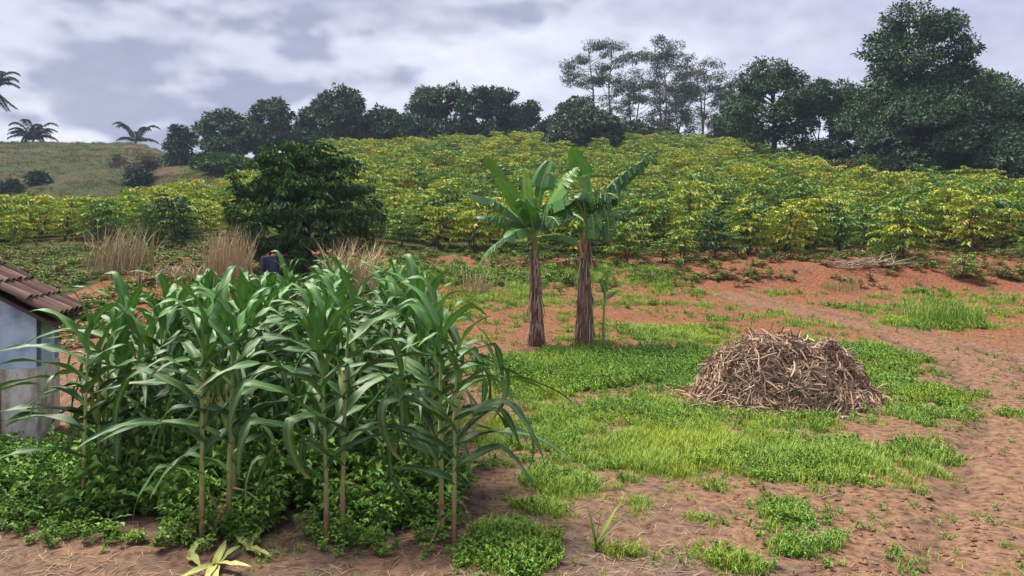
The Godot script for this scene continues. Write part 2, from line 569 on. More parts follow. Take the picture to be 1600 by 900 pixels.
func make_maize_parts() -> void:
	var m := mat("maize_leaf", 0.5, 0.45, Color(0.42, 0.5, 0.25))
	var dm := mat("dry_leaf", 0.85, 0.3, Color(0.25, 0.2, 0.12))
	for k in 22:
		var g := vary(Color(0.032, 0.098, 0.034).lerp(Color(0.085, 0.18, 0.042), rng.randf() * 0.7), 0.15)
		var has_kink := rng.randf() < 0.6
		maize_mid.append(strap_leaf(rr(0.78, 1.12), rr(0.088, 0.118), rr(0.5, 0.95), rr(1.75, 2.6), rr(0.8, 1.5), rr(0.6, 1.4) if has_kink else 0.0, rr(0.35, 0.7), rr(-1.4, 1.4), rr(0.15, 0.5), g, Color(0.22, 0.31, 0.11), m, 0.0 if rng.randf() < 0.6 else rr(0.05, 0.3)))
	for k in 10:
		var g := vary(Color(0.085, 0.21, 0.045), 0.2)
		maize_top.append(strap_leaf(rr(0.42, 0.75), rr(0.085, 0.12), rr(0.1, 0.5), rr(0.7, 2.2), rr(1.2, 2.4), rr(0.4, 1.1) if rng.randf() < 0.4 else 0.0, rr(0.45, 0.8), rr(-1.2, 1.2), rr(0.1, 0.3), g, Color(0.2, 0.3, 0.11), m))
	for k in 7:
		var g := vary(Color(0.3, 0.2, 0.095), 0.25)
		maize_dry.append(strap_leaf(rr(0.3, 0.55), rr(0.025, 0.04), rr(0.9, 1.6), rr(2.9, 3.2), rr(0.2, 0.4), 0.0, 0.5, rr(-1.5, 1.5), 0.3, g, g * 1.1, dm))
	var mb := MB.new()
	var path := PackedVector3Array()
	var rad := PackedFloat32Array()
	for k in 9:
		var t := k / 8.0
		path.push_back(Vector3(0.03 * t * t, 0.25 * t, 0))
		rad.push_back(0.004 + 0.027 * sin(PI * pow(0.08 + 0.9 * t, 0.8)))
	mb.tube(path, rad, 9, Color(0.22, 0.3, 0.09), Color(0.33, 0.36, 0.13))
	for k in 5:
		var th := TAU * k / 5.0
		mb.leaf(Vector3(cos(th) * 0.022, 0.15, sin(th) * 0.022), Vector3(cos(th) * 0.2 + 0.1, 1, sin(th) * 0.2).normalized(), Vector3(cos(th), 0.2, sin(th)), 0.15, 0.03, -0.05, Color(0.3, 0.36, 0.12))
	maize_ear = mb.done(mat("husk", 0.6, 0.4, Color(0.3, 0.3, 0.15)))
	mb = MB.new()
	for k in 16:
		var d := Vector3(rr(-0.5, 0.5), rr(0.3, 1), rr(-0.5, 0.5)).normalized()
		mb.leaf(Vector3(0.03, 0.245, 0), d, rdir(), rr(0.04, 0.08), 0.005, 0.5, Color(0.16, 0.07, 0.04))
	maize_silk = mb.done(mat("silk", 0.8))

func maize(x: float, d: float, height: float, label: String, seed_: int, lean := Vector2.ZERO, yaw := -1.0) -> void:
	rng.seed = seed_
	var t := thing("maize_plant", label, "maize plant", on_ground(x, d, 0.01), 0.0, "maize plants of the patch")
	var path := PackedVector3Array()
	var rad := PackedFloat32Array()
	var mb := MB.new()
	var nodes := 14
	var bow := Vector2(rr(-0.05, 0.05), rr(-0.05, 0.05)) + lean
	var pts := PackedVector3Array()
	var cs := PackedColorArray()
	var rows := nodes * 2 + 1
	var pale := vary(Color(0.33, 0.38, 0.13), 0.2)
	var low := vary(Color(0.27, 0.15, 0.085), 0.25)
	var R := rr(0.0125, 0.0165)
	for r in rows:
		var f := float(r) / (rows - 1)
		var c := Vector3(bow.x * f * f, height * f, bow.y * f * f)
		path.push_back(c)
		var q := R * (1.35 - 0.85 * f) * (1.18 if r % 2 == 0 else 0.95)
		var col := low.lerp(pale, smoothstep(0.12, 0.34, f + rr(-0.05, 0.05))).lerp(Color(0.13, 0.24, 0.06), smoothstep(0.5, 1.0, f) * 0.7)
		if r % 2 == 0:
			col = col * 0.85
		for s in 7:
			var th := TAU * s / 7.0
			pts.push_back(c + Vector3(cos(th), 0, sin(th)) * q)
			cs.push_back(col)
	mb.grid(pts, rows, 7, cs, true)
	part("stalk", mb.done(mat("stalk", 0.55, 0.4)), t)
	var turn := yaw if yaw >= 0.0 else rr(0, TAU)
	for k in nodes:
		var f := 0.1 + 0.9 * k / (nodes - 1.0)
		var at := Vector3(bow.x * f * f, height * f, bow.y * f * f)
		var ang := turn + PI * (k % 2) + rr(-0.45, 0.45)
		var me: ArrayMesh
		var sc := rr(0.88, 1.14)
		if k < 3:
			if rng.randf() < 0.3:
				continue
			me = maize_dry[rng.randi() % maize_dry.size()]
		elif k < 11:
			me = maize_mid[rng.randi() % maize_mid.size()]
			sc *= 0.75 + 0.28 * sin(PI * (k - 1) / 11.0)
		else:
			me = maize_top[rng.randi() % maize_top.size()]
		var b := Basis(Vector3.UP, ang) * Basis(Vector3(0, 0, 1), rr(-0.12, 0.12))
		part("leaf", me, t, Transform3D(b.scaled(Vector3.ONE * sc), at))
	# loose sheaths at the foot
	if rng.randf() < 0.75:
		var f := rr(0.48, 0.62)
		var ang := turn + PI * 0.5 + rr(-0.5, 0.5)
		var b := Basis(Vector3.UP, ang) * Basis(Vector3(0, 0, 1), -rr(0.2, 0.45))
		var e := part("ear", maize_ear, t, Transform3D(b, Vector3(bow.x * f * f, height * f, bow.y * f * f) + b * Vector3(0.012, 0, 0)))
		part("silk", maize_silk, e)

# ------------------------------------------------------------------ trees
# crown: clumps of leaves hung on a shell of lobes; returns nothing, fills mb
func lobe(mb: MB, c: Vector3, r: Vector3, clumps: int, per: int, cr: float, ll: float, lw: float, pal: Array, droop: float) -> void:
	for k in clumps:
		var o := rdir()
		if o.y < -0.35:
			o.y *= 0.45
		var q := c + o * r * (1.0 - 0.45 * pow(rng.randf(), 1.6))
		var base: Color = pal[rng.randi() % pal.size()]
		base = vary(base, 0.14)
		var rad := cr * rr(0.6, 1.25)
		for j in per:
			var s := rdir()
			var p := q + s * rad * Vector3(1, 0.62, 1) * (0.35 + 0.65 * rng.randf())
			var dir := (s + o * 0.5 + Vector3(rr(-0.4, 0.4), rr(-0.3, 0.3) - droop, rr(-0.4, 0.4))).normalized()
			var kk := rr(0.78, 1.22)
			mb.leaf(p, dir, (o + Vector3.UP + rdir() * 0.7).normalized(), ll * rr(0.7, 1.3), lw * rr(0.8, 1.2), droop * 0.5, Color(base.r * kk, base.g * kk, base.b * kk))

func limb(mb: MB, a: Vector3, b: Vector3, r0: float, r1: float, col: Color, wig := 0.08) -> void:
	var path := PackedVector3Array()
	var rad := PackedFloat32Array()
	var L := a.distance_to(b)
	var off := Vector3.ZERO
	for k in 7:
		var t := k / 6.0
		if k > 0 and k < 6:
			off = off * 0.6 + rdir() * L * wig * 0.5
		elif k == 6:
			off *= 0.3
		path.push_back(a.lerp(b, t) + off)
		rad.push_back(lerpf(r0, r1, pow(t, 0.8)))
	mb.tube(path, rad, 7, col)

const GREEN_DARK := [Color(0.04, 0.088, 0.036), Color(0.052, 0.108, 0.04), Color(0.07, 0.135, 0.042), Color(0.045, 0.09, 0.05)]
const GREEN_OLIVE := [Color(0.075, 0.115, 0.045), Color(0.09, 0.13, 0.05), Color(0.062, 0.1, 0.045)]
const GREEN_MID := [Color(0.075, 0.145, 0.04), Color(0.095, 0.175, 0.045), Color(0.062, 0.125, 0.038)]
const GREEN_GREY := [Color(0.078, 0.108, 0.062), Color(0.095, 0.125, 0.07), Color(0.068, 0.092, 0.056)]

# kind: "dense", "open" (stems show below), "gum" (tall, tufted), "column"
func tree(called: String, label: String, category: String, x: float, d: float, H: float, W: float, kind: String, pal: Array, seed_: int, group: String, detail := 1.0, leaf_len := 0.52) -> void:
	rng.seed = seed_
	var t := thing(called, label, category, on_ground(x, d, 0.15), 0.0, group)
	var tm := MB.new()
	var cm := MB.new()
	var bark := vary(Color(0.07, 0.058, 0.045), 0.2)
	var R := W * 0.5
	if kind == "gum":
		bark = vary(Color(0.22, 0.19, 0.17), 0.2)
		var stems := 2 if W > 7.0 else 1
		for s in stems:
			var foot := Vector3(rr(-0.6, 0.6) * (stems - 1), 0, rr(-0.4, 0.4))
			var top := Vector3(rr(-0.25, 0.25) * R + (s - (stems - 1) * 0.5) * R * 0.55, H * rr(0.88, 0.96), rr(-0.2, 0.2) * R)
			limb(tm, foot, top, 0.026 * H * 0.55, 0.05, bark, 0.03)
			var n := int(36 / stems * 1.5)
			for k in n:
				var f := rr(0.26, 1.0)
				var stem := foot.lerp(top, f)
				var ang := rr(0, TAU)
				var reach := R * rr(0.35, 1.0) * (0.5 + 0.6 * sin(PI * clampf(f * 0.95, 0, 1)))
				var q := stem + Vector3(cos(ang) * reach, reach * rr(0.15, 0.6), sin(ang) * reach)
				limb(tm, stem, q, 0.06, 0.02, bark, 0.1)
				var cr := R * rr(0.13, 0.26) * (0.7 if f < 0.55 else 1.0)
				lobe(cm, q, Vector3(cr, cr * 0.62, cr), int(13 * detail * (0.5 if f < 0.55 else 1.0)) + 3, 11, 0.6, leaf_len * 0.66, leaf_len * 0.24, pal, 0.25)
	elif kind == "open":
		var n := 4 + int(W * 0.5)
		for k in n:
			var foot := Vector3(rr(-0.35, 0.35) * R, 0, rr(-0.3, 0.3) * R)
			var q := Vector3(rr(-0.78, 0.78) * R, H * rr(0.55, 0.88), rr(-0.6, 0.6) * R)
			limb(tm, foot, q, rr(0.08, 0.15), 0.04, bark, 0.06)
			for j in 3:
				var g := q + Vector3(rr(-0.35, 0.35) * R, rr(-0.22, 0.12) * H, rr(-0.35, 0.35) * R)
				limb(tm, q - Vector3(0, H * 0.12, 0), g, 0.045, 0.02, bark, 0.1)
				lobe(cm, g, Vector3(R * 0.32, H * 0.1, R * 0.32), int(30 * detail), 11, 0.42, leaf_len, leaf_len * 0.45, pal, 0.1)
	elif kind == "column":
		limb(tm, Vector3.ZERO, Vector3(0, H * 0.9, 0), 0.14, 0.04, bark, 0.02)
		for k in 7:
			var f := (k + 0.5) / 7.0
			var w := R * (0.95 if f < 0.7 else 0.95 - (f - 0.7) * 1.9)
			lobe(cm, Vector3(rr(-0.12, 0.12) * R, H * f, rr(-0.12, 0.12) * R), Vector3(w, H * 0.1, w), int(46 * detail), 9, 0.3, leaf_len, leaf_len * 0.5, pal, 0.1)
	else:
		var fork := Vector3(rr(-0.1, 0.1) * R, H * 0.26, 0)
		limb(tm, Vector3.ZERO, fork, 0.032 * H, 0.024 * H, bark, 0.05)
		var n := 13 + int(W * 0.8)
		for k in n:
			var f := (k + 0.6) / n
			var ang := k * 2.4 + rr(-0.4, 0.4)
			var prof := sin(PI * clampf(0.18 + f * 0.74, 0, 1))
			if kind == "giant":
				prof = 1.0 if f < 0.42 else (0.5 if f < 0.55 else (0.95 if f < 0.85 else 0.6))
			var q := Vector3(cos(ang) * R * 0.74 * prof * rr(0.7, 1.1), H * (0.24 + 0.66 * f), sin(ang) * R * 0.74 * prof)
			limb(tm, fork.lerp(Vector3(0, H * 0.75, 0), f * 0.8), q, 0.012 * H, 0.03, bark, 0.08)
			var cr := R * rr(0.24, 0.42)
			lobe(cm, q, Vector3(cr, minf(cr * 0.75, H * 0.13), cr), int(34 * detail), 12, 0.5, leaf_len, leaf_len * 0.55, pal, 0.12)
	part("trunk", tm.done(mat("bark", 0.95, 0.2)), t)
	part("crown", cm.done(mat("tree_leaf", 0.55, 0.4, Color(0.3, 0.34, 0.16))), t)

func make_trees() -> void:
	var rg := "trees along the ridge"
	tree("ridge_tree", "round dark tree at the end of the ridge tree line, beside the lone columnar tree", "tree", -45.0, 120, 8.2, 9.6, "dense", GREEN_DARK, 101, rg, 1.1)
	tree("ridge_tree", "dark spreading tree next to the round ridge tree", "tree", -37.0, 118, 9.4, 8.0, "dense", GREEN_OLIVE, 102, rg)
	tree("ridge_tree", "thin open crowned tree between two dense ridge trees", "tree", -31.8, 124, 10.4, 6.6, "open", GREEN_GREY, 103, rg)
	tree("ridge_tree", "tall broad ridge tree rising behind the glossy mango tree", "tree", -26.0, 116, 10.8, 9.6, "dense", GREEN_DARK, 104, rg, 1.1)
	tree("ridge_tree", "low dense dark tree beyond the upper edge of the coffee field", "tree", -19.6, 118, 7.8, 8.8, "dense", GREEN_DARK, 105, rg, 1.1)
	tree("ridge_tree", "small bushy dark tree filling a gap low on the ridge", "tree", -14.8, 113, 6.0, 7.0, "dense", GREEN_DARK, 106, rg)
	tree("ridge_tree", "tall airy tree with slender stems and sky showing through", "tree", -10.7, 117, 11.4, 8.6, "open", GREEN_OLIVE, 107, rg, 1.25)
	tree("ridge_tree", "narrow dark column of leaves beside the airy tree", "tree", -6.8, 113, 8.6, 3.6, "column", GREEN_DARK, 108, rg)
	tree("ridge_tree", "open crowned tree with thin stems beside the narrow leafy column", "tree", -3.3, 119, 9.8, 6.4, "open", GREEN_GREY, 109, rg, 1.1)
	tree("ridge_tree", "short open tree at the end of the thin stemmed row", "tree", 1.6, 120, 7.8, 6.8, "open", GREEN_GREY, 110, rg, 1.2)
	tree("ridge_tree", "grey green tree standing before the first tall gum tree", "tree", 9.6, 112, 8.0, 9.6, "dense", GREEN_GREY, 111, rg)
	tree("ridge_tree", "large grey green bushy tree inside the coffee field above the banana plants", "tree", 9.2, 94, 6.0, 10.0, "dense", GREEN_GREY, 112, rg, 1.1)
	var gg := "tall gum trees on the ridge"
	tree("gum_tree", "tall gum tree with stacked tufts, standing apart from the others", "tree", 14.7, 122, 19.0, 10.0, "gum", GREEN_GREY, 113, gg, 1.5)
	tree("gum_tree", "tall gum tree with bare twin stems and rounded top", "tree", 24.0, 122, 18.6, 10.0, "gum", GREEN_GREY, 114, gg, 1.2)
	tree("gum_tree", "leaning gum tree with wide flat top beside the twin stemmed one", "tree", 31.2, 126, 17.0, 11.0, "gum", GREEN_GREY, 115, gg, 1.1)
	tree("gum_tree", "slim gum tree with sparse crown between the taller gums", "tree", 20.2, 128, 15.0, 8.6, "gum", GREEN_GREY, 116, gg, 0.8)
	tree("gum_tree", "slim sparse gum tree showing bare poles near the dark forked tree", "tree", 28.0, 130, 14.0, 8.4, "gum", GREEN_GREY, 117, gg, 0.8)
	tree("gum_tree", "broad gum tree with drooping tufts next to the dark forked tree", "tree", 36.6, 128, 14.5, 9.0, "gum", GREEN_GREY, 142, gg, 1.0)
	tree("ridge_tree", "mid green bushy tree at the foot of the leaning gum", "tree", 33.4, 116, 8.6, 7.0, "dense", GREEN_MID, 118, rg)
	tree("ridge_tree", "low green shrubby tree at the top edge of the coffee field under the gums", "tree", 17.6, 114, 4.6, 7.5, "dense", GREEN_GREY, 119, rg)
	var fg := "dark trees beside the coffee field"
	tree("field_tree", "dark tree with forked trunk rising out of the coffee bushes", "tree", 27.9, 82, 11.4, 10.0, "dense", GREEN_DARK, 120, fg, 2.17, 0.33)
	tree("field_tree", "thinner dark tree between the forked tree and the giant tree", "tree", 34.6, 86, 10.6, 6.4, "open", GREEN_DARK, 121, fg, 1.89, 0.33)
	tree("field_tree", "giant dark tree towering over every other tree", "tree", 38.6, 73, 18.2, 12.6, "giant", GREEN_DARK, 122, fg, 3.77, 0.33)
	tree("field_tree", "wide low crowned dark tree hugging the giant tree's trunk", "tree", 37.0, 69, 9.4, 12.0, "dense", GREEN_DARK, 123, fg, 2.61, 0.33)
	tree("field_tree", "tall loose dark tree just past the giant tree", "tree", 48.2, 78, 14.0, 7.6, "dense", GREEN_MID, 124, fg, 1.74, 0.33)
	tree("field_tree", "dense dark tree at the end of the row past the giant tree", "tree", 45.4, 68, 10.4, 8.0, "dense", GREEN_DARK, 125, fg, 2.17, 0.33)
	tree("field_tree", "low dark leafy tree closing the row under the giant tree", "tree", 42.2, 65, 6.0, 7.6, "dense", GREEN_DARK, 126, fg, 1.89, 0.33)
	tree("field_tree", "medium dark tree filling the space beside the giant tree's crown", "tree", 36.4, 81, 11.0, 7.0, "dense", GREEN_DARK, 140, fg, 1.74, 0.33)
	tree("field_tree", "tall dark tree standing close behind the giant tree", "tree", 46.0, 84, 14.0, 8.0, "dense", GREEN_DARK, 141, fg, 1.74, 0.33)
	var rb := ["low dark bush filling the gap beside the thinner dark tree", "low dark bush beneath the giant tree's crown", "low dark bush behind the last coffee row at the giant tree", "low dark bush beneath the loose tree past the giant", "low dark bush beneath the medium dark tree", "low dark bush at the end of the row of big trees"]
	var rx := [33.6, 37.0, 40.6, 44.6, 30.8, 49.0]
	for k in rb.size():
		tree("field_bush", rb[k], "bush", rx[k], 72.0 + (k * 5) % 7, 3.6, 6.0, "dense", GREEN_DARK, 170 + k, fg, 1.16, 0.33)
	var bg := "low bushes along the ridge under the trees"
	var bl := ["low dark bush under the round ridge tree", "low dark bush under the spreading ridge tree", "low dark bush under the thin open crowned tree", "low dark bush under the tall broad ridge tree", "low dark bush beside the low dense ridge tree", "low dark bush under the tall airy tree", "low dark bush between the airy tree and the leafy column", "low dark bush under the open tree with thin stems", "low dark bush under the short open tree", "low olive bush in the dip between the ridge trees and the gums", "low olive bush under the tall gum standing apart", "low olive bush under the twin stemmed gum", "low olive bush under the leaning gum"]
	var bxs := [-42.0, -38.0, -32.0, -27.0, -21.5, -12.0, -8.4, -3.6, 1.4, 5.4, 13.0, 22.5, 29.5]
	for k in bl.size():
		tree("ridge_bush", bl[k], "bush", bxs[k], 112.0 + (k * 7) % 5, 3.4 + 0.5 * ((k * 3) % 4), 5.4, "dense", GREEN_DARK if k < 9 else GREEN_GREY, 150 + k, bg, 0.7)
	tree("columnar_tree", "lone compact egg shaped dark tree on the pasture edge", "tree", -47.6, 110, 5.3, 4.4, "column", GREEN_DARK, 127, "", 1.1)
	tree("twiggy_shrub", "grey twiggy shrub on the pasture slope", "shrub", -49.0, 100, 3.9, 5.4, "open", [Color(0.09, 0.08, 0.065), Color(0.075, 0.075, 0.055)], 128, "", 0.8, 0.24)
	var sg := "small shrubs on the pasture"
	tree("pasture_shrub", "small dark green shrub alone on the pasture slope", "shrub", -61.6, 100, 1.5, 2.6, "dense", GREEN_DARK, 129, sg, 0.3)
	tree("pasture_shrub", "low dark shrub down the pasture slope beside the lone one", "shrub", -62.0, 95, 1.2, 2.2, "dense", GREEN_DARK, 130, sg, 0.3)
	tree("pasture_shrub", "dark shrub at the foot of the grey twiggy shrub", "shrub", -46.2, 95, 2.2, 3.0, "dense", GREEN_DARK, 131, sg, 0.5)
	tree("pasture_shrub", "small round dark shrub above the coffee field beside the egg shaped tree", "shrub", -41.0, 102, 2.2, 2.4, "dense", GREEN_DARK, 132, sg, 0.5)
	tree("pasture_shrub", "fresh green shrub on the slope behind the mango tree", "shrub", -36.0, 96, 2.2, 6.0, "dense", [Color(0.09, 0.19, 0.03), Color(0.075, 0.16, 0.03)], 133, sg, 0.6)
	tree("brown_shrub", "reddish brown dying shrub in front of the giant tree", "shrub", 29.8, 70, 2.4, 2.8, "dense", [Color(0.12, 0.06, 0.04), Color(0.09, 0.05, 0.035)], 134, "", 0.6, 0.22)
	tree("leafy_shrub", "light green upright shrub between coffee bushes and giant tree", "shrub", 31.6, 68, 3.6, 3.0, "dense", [Color(0.1, 0.16, 0.035), Color(0.08, 0.14, 0.03)], 135, "", 0.7, 0.24)

	# the mango tree in front of the field, glossy leaves hanging in whorls
	rng.seed = 300
	var t := thing("mango_tree", "glossy dark mango tree with rounded drooping crown behind the maize", "tree", on_ground(-7.3, 27.0, 0.05))
	var tm := MB.new()
	var cm := MB.new()
	var bark := Color(0.07, 0.055, 0.045)
	var H := 5.0
	limb(tm, Vector3.ZERO, Vector3(0.05, 1.3, 0), 0.2, 0.17, bark, 0.05)
	# whorls of leaves on a lumpy dome
	var lobes := [[-0.1, 3.3, 0.0, 1.5], [-0.6, 4.05, 0.1, 0.95], [0.55, 3.95, 0.0, 0.9], [-1.35, 3.3, 0.2, 1.15], [1.25, 3.3, 0.1, 1.15], [0.1, 2.5, 1.1, 1.3], [0.1, 2.5, -1.1, 1.3], [1.75, 2.2, 0.3, 1.05], [-1.75, 2.2, 0.3, 1.0], [0.7, 1.5, 1.3, 1.05], [-0.7, 1.4, 1.3, 1.0], [1.9, 1.15, 0.2, 0.8], [-1.6, 1.15, 0.4, 0.75], [1.2, 0.8, 0.9, 0.75], [-0.7, 0.8, 0.9, 0.7], [0.2, 0.7, 1.5, 0.65]]
	for l in lobes:
		var c := Vector3(l[0], l[1], l[2])
		limb(tm, Vector3(0.05, 1.25, 0), c, 0.09, 0.03, bark, 0.08)
		for k in int(80 * l[3] * l[3]):
			var o := rdir()
			if o.y < -0.2:
				o.y *= 0.4
			var q: Vector3 = c + o * l[3] * rr(0.72, 1.04) * Vector3(1, 0.86, 1)
			var young := rng.randf() < 0.22
			var base := Color(0.04, 0.1, 0.03).lerp(Color(0.13, 0.24, 0.05), rng.randf() * 0.45 + (0.5 if young else 0.0))
			for j in 15:
				var th := j * 2.4 + rr(-0.3, 0.3)
				var dir := (Vector3(cos(th), rr(-0.75, 0.25), sin(th)) + o * 0.55).normalized()
				mb_leaf2(cm, q + Vector3(0, rr(-0.05, 0.05), 0), dir, rr(0.19, 0.29), 0.07, 0.35, vary(base, 0.16))
	part("trunk", tm.done(mat("bark", 0.95, 0.2)), t)
	part("crown", cm.done(mat("glossy_leaf", 0.38, 0.5, Color(0.3, 0.36, 0.15))), t)

func mb_leaf2(mb: MB, p: Vector3, dir: Vector3, L: float, W: float, droop: float, col: Color) -> void:
	mb.leaf(p, dir, Vector3.UP + rdir() * 0.25, L, W, droop, col)

# ------------------------------------------------------------------ coffee
func coffee_mesh(seed_: int, yellow: float, dark: bool) -> Array:
	rng.seed = seed_
	var tm := MB.new()
	var cm := MB.new()
	var bark := Color(0.1, 0.08, 0.06)
	var H := rr(1.5, 1.85)
	for s in 3:
		var top := Vector3(rr(-0.25, 0.25), H * rr(0.85, 1.0), rr(-0.25, 0.25))
		limb(tm, Vector3(rr(-0.06, 0.06), 0, rr(-0.06, 0.06)), top, 0.028, 0.01, bark, 0.06)
		var n := 20
		for k in n:
			var f := 0.2 + 0.8 * (k + rng.randf()) / n
			var ang := k * 2.4 + s * 1.3 + rr(-0.4, 0.4)
			var reach := (0.3 + 0.48 * sin(PI * clampf(0.25 + f * 0.62, 0, 1))) * rr(0.7, 1.12) * 1.05
			var a := Vector3(top.x * f, H * f, top.z * f)
			var b := a + Vector3(cos(ang) * reach, reach * rr(-0.1, 0.4), sin(ang) * reach)
			var yb := rng.randf() < yellow
			var base: Color
			if yb:
				base = Color(0.42, 0.42, 0.045).lerp(Color(0.29, 0.4, 0.055), rng.randf())
				if yellow > 0.9 and rng.randf() < 0.12:
					base = Color(0.48, 0.32, 0.05)
			else:
				base = Color(0.095, 0.21, 0.042).lerp(Color(0.22, 0.34, 0.055), rng.randf())
			if dark:
				base = Color(0.035, 0.1, 0.036).lerp(Color(0.08, 0.18, 0.045), rng.randf() * 0.8)
			for j in 9:
				var t := 0.25 + 0.75 * j / 8.0
				var p := a.lerp(b, t) - Vector3(0, t * t * 0.12, 0)
				for side in [-1.0, 1.0]:
					var out := (b - a).normalized()
					var dir: Vector3 = (out * 0.55 + out.cross(Vector3.UP) * side * rr(0.4, 1.0) + Vector3(0, rr(-0.5, 0.3), 0)).normalized()
					cm.leaf(p, dir, Vector3.UP + rdir() * 0.35, rr(0.12, 0.19), rr(0.05, 0.075), 0.3, vary(base, 0.15))
	return [tm.done(mat("coffee_bark", 0.95, 0.2)), cm.done(mat("coffee_leaf", 0.5, 0.4, Color(0.34, 0.36, 0.12)))]

func coffee_range(u: float) -> Vector2:
	var lo := 36.0
	if u > 0.02:
		lo = 32.0
	if u > 0.12:
		lo = 30.2
	if u < -0.28:
		lo = 37.0
	var hi := 58.0
	if u > -0.42:
		hi = lerpf(58.0, 108.0, clampf((u + 0.42) / 0.2, 0, 1))
	if u > 0.3:
		hi = lerpf(110.0, 66.0, clampf((u - 0.3) / 0.15, 0, 1))
	return Vector2(lo, hi)

func make_coffee() -> void:
	var kinds := []
	for k in 12:
		kinds.append(coffee_mesh(500 + k, [0.04, 0.14, 0.35, 0.6, 0.82, 0.96][k % 6], false))
	for k in 3:
		kinds.append(coffee_mesh(530 + k, 0.0, true))
	rng.seed = 77
	var spots := []
	var d := 30.4
	while d < 112.0:
		var x := -0.78 * d
		while x < 0.78 * d:
			var px := x + rr(-0.3, 0.3)
			var pd := d + rr(-0.45, 0.45) + n_patch.get_noise_2d(x * 0.1, 3.0) * 1.2
			var q := coffee_range(px / pd)
			x += rr(1.3, 2.0)
			if pd < q.x + n_patch.get_noise_2d(px * 0.35, 77.0) * 3.5 or pd > q.y or rng.randf() < 0.07 + 0.25 * smoothstep(0.1, 0.3, n_patch.get_noise_2d(px * 0.3 + 33.0, pd * 0.3)):
				continue
			if Vector2(px - 9.2, pd - 94.0).length() < 4.0 or Vector2(px - 27.9, pd - 82.0).length() < 1.5:
				continue
			var yel := n_patch.get_noise_2d(px * 0.22 + 11.0, pd * 0.22) * 1.7 + rr(-0.35, 0.35) + 0.1 + 0.3 * smoothstep(36.0, 55.0, pd)
			if px / pd < -0.3:
				yel += 0.2
			var kind := clampi(int((yel + 0.5) * 5.0), 0, 5) + (6 if rng.randf() < 0.5 else 0)
			if pd < 36.0 and rng.randf() < 0.22 or rng.randf() < 0.03:
				kind = 12 + rng.randi() % 3
			spots.append([pd, px, kind, rr(0, TAU), rr(0.9, 1.6) * (0.9 if pd < 34.0 else 1.0)])
		d += 2.4
	spots.sort_custom(func(a, b): return a[0] < b[0])
	var rest := {}
	var done := 0
	for s in spots:
		var at := on_ground(s[1], s[0], 0.03)
		var inside: bool = absf(s[1]) < 0.69 * s[0]
		if done < 298 and inside:
			done += 1
			var k: int = s[2]
			var label := "green coffee bush with few yellow leaves in the lower plantation rows"
			if k >= 12:
				label = "dark green healthy coffee bush in the lower plantation rows"
			elif k % 6 >= 3:
				label = "coffee bush with mostly yellowed leaves in the lower plantation rows"
			var t := thing("coffee_bush", label, "coffee bush", at, s[3], "coffee bushes of the lower plantation rows")
			t.scale = Vector3.ONE * s[4]
			part("stem", kinds[k][0], t)
			part("foliage", kinds[k][1], t)
		else:
			if not rest.has(s[2]):
				rest[s[2]] = []
			rest[s[2]].append(Transform3D(Basis(Vector3.UP, s[3]).scaled(Vector3.ONE * s[4]), at))
	var o := thing("coffee_field", "yellow green mass of coffee bushes covering the upper hillside", "coffee field", Vector3.ZERO)
	o.set_meta("kind", "stuff")
	for k in rest:
		var cols := []
		for q in rest[k]:
			cols.append(Color.WHITE)
		many("foliage", kinds[k][1], o, rest[k], cols)
	print("coffee spots ", spots.size())

# ------------------------------------------------------------------ banana
func bez(a: Vector3, b: Vector3, c: Vector3, t: float) -> Vector3:
	return a.lerp(b, t).lerp(b.lerp(c, t), t)

# a banana leaf along a bent midrib; torn into strips that hang
func banana_leaf(p1: Vector3, p2: Vector3, W: float, torn: float, hang: float, col: Color, roll := 0.0) -> Array:
	var bm := MB.new()
	var rm := MB.new()
	var p0 := Vector3.ZERO
	var path := PackedVector3Array()
	var rad := PackedFloat32Array()
	for k in 13:
		var t := k / 12.0
		path.push_back(bez(p0, p1, p2, t))
		rad.push_back(lerpf(0.03, 0.006, t))
	rm.tube(path, rad, 6, Color(0.3, 0.38, 0.14), Color(0.24, 0.34, 0.1))
	var N := 46
	for s: float in [-1.0, 1.0]:
		var k := 0
		while k < N:
			var run := 1 + rng.randi() % (2 if torn > 0.7 else 7) if rng.randf() < torn else 8 + rng.randi() % 8
			run = mini(run, N - k)
			var sag := hang * rr(0.5, 1.4)
			var cc := vary(col, 0.12)
			var sweep := rr(-0.05, 0.12)
			var reach := rr(0.85, 1.05)
			for j in run:
				var t0 := 0.14 + 0.86 * (k + j + (0.12 if j == 0 else 0.0)) / N
				var t1 := 0.14 + 0.86 * (k + j + (0.8 if j == run - 1 else 1.0)) / N
				var q := []
				for t: float in [t0, t1]:
					var m := bez(p0, p1, p2, t)
					var tan := (bez(p0, p1, p2, minf(t + 0.02, 1.0)) - bez(p0, p1, p2, t - 0.02)).normalized()
					var side := tan.cross(Vector3.UP)
					if side.length() < 0.25:
						side = tan.cross(Vector3(0.2, 0.1, 1.0))
					side = side.normalized().rotated(tan, roll) * s
					var up: Vector3 = side.cross(tan) * s
					if up.y < 0.0:
						up = -up
					var f: float = (t - 0.14) / 0.86
					var w: float = W * 0.66 * pow(maxf(sin(PI * clampf(0.1 + f * 0.87, 0, 1)), 0.0), 0.55) * reach
					if f > 0.97:
						w *= 0.5
					var a1: Vector3 = m + side * w * 0.5 + up * w * (0.22 - sag * 0.18) + tan * w * sweep
					var a2: Vector3 = m + side * w * (1.0 - sag * 0.3) + up * w * 0.1 - Vector3(0, w * sag * 0.75, 0) + tan * w * (0.25 + sweep)
					q.append([m, a1, a2])
				bm.quad(q[0][0], q[0][1], q[1][1], q[1][0], cc)
				bm.quad(q[0][1], q[0][2], q[1][2], q[1][1], cc)
			k += run
	return [bm, rm]

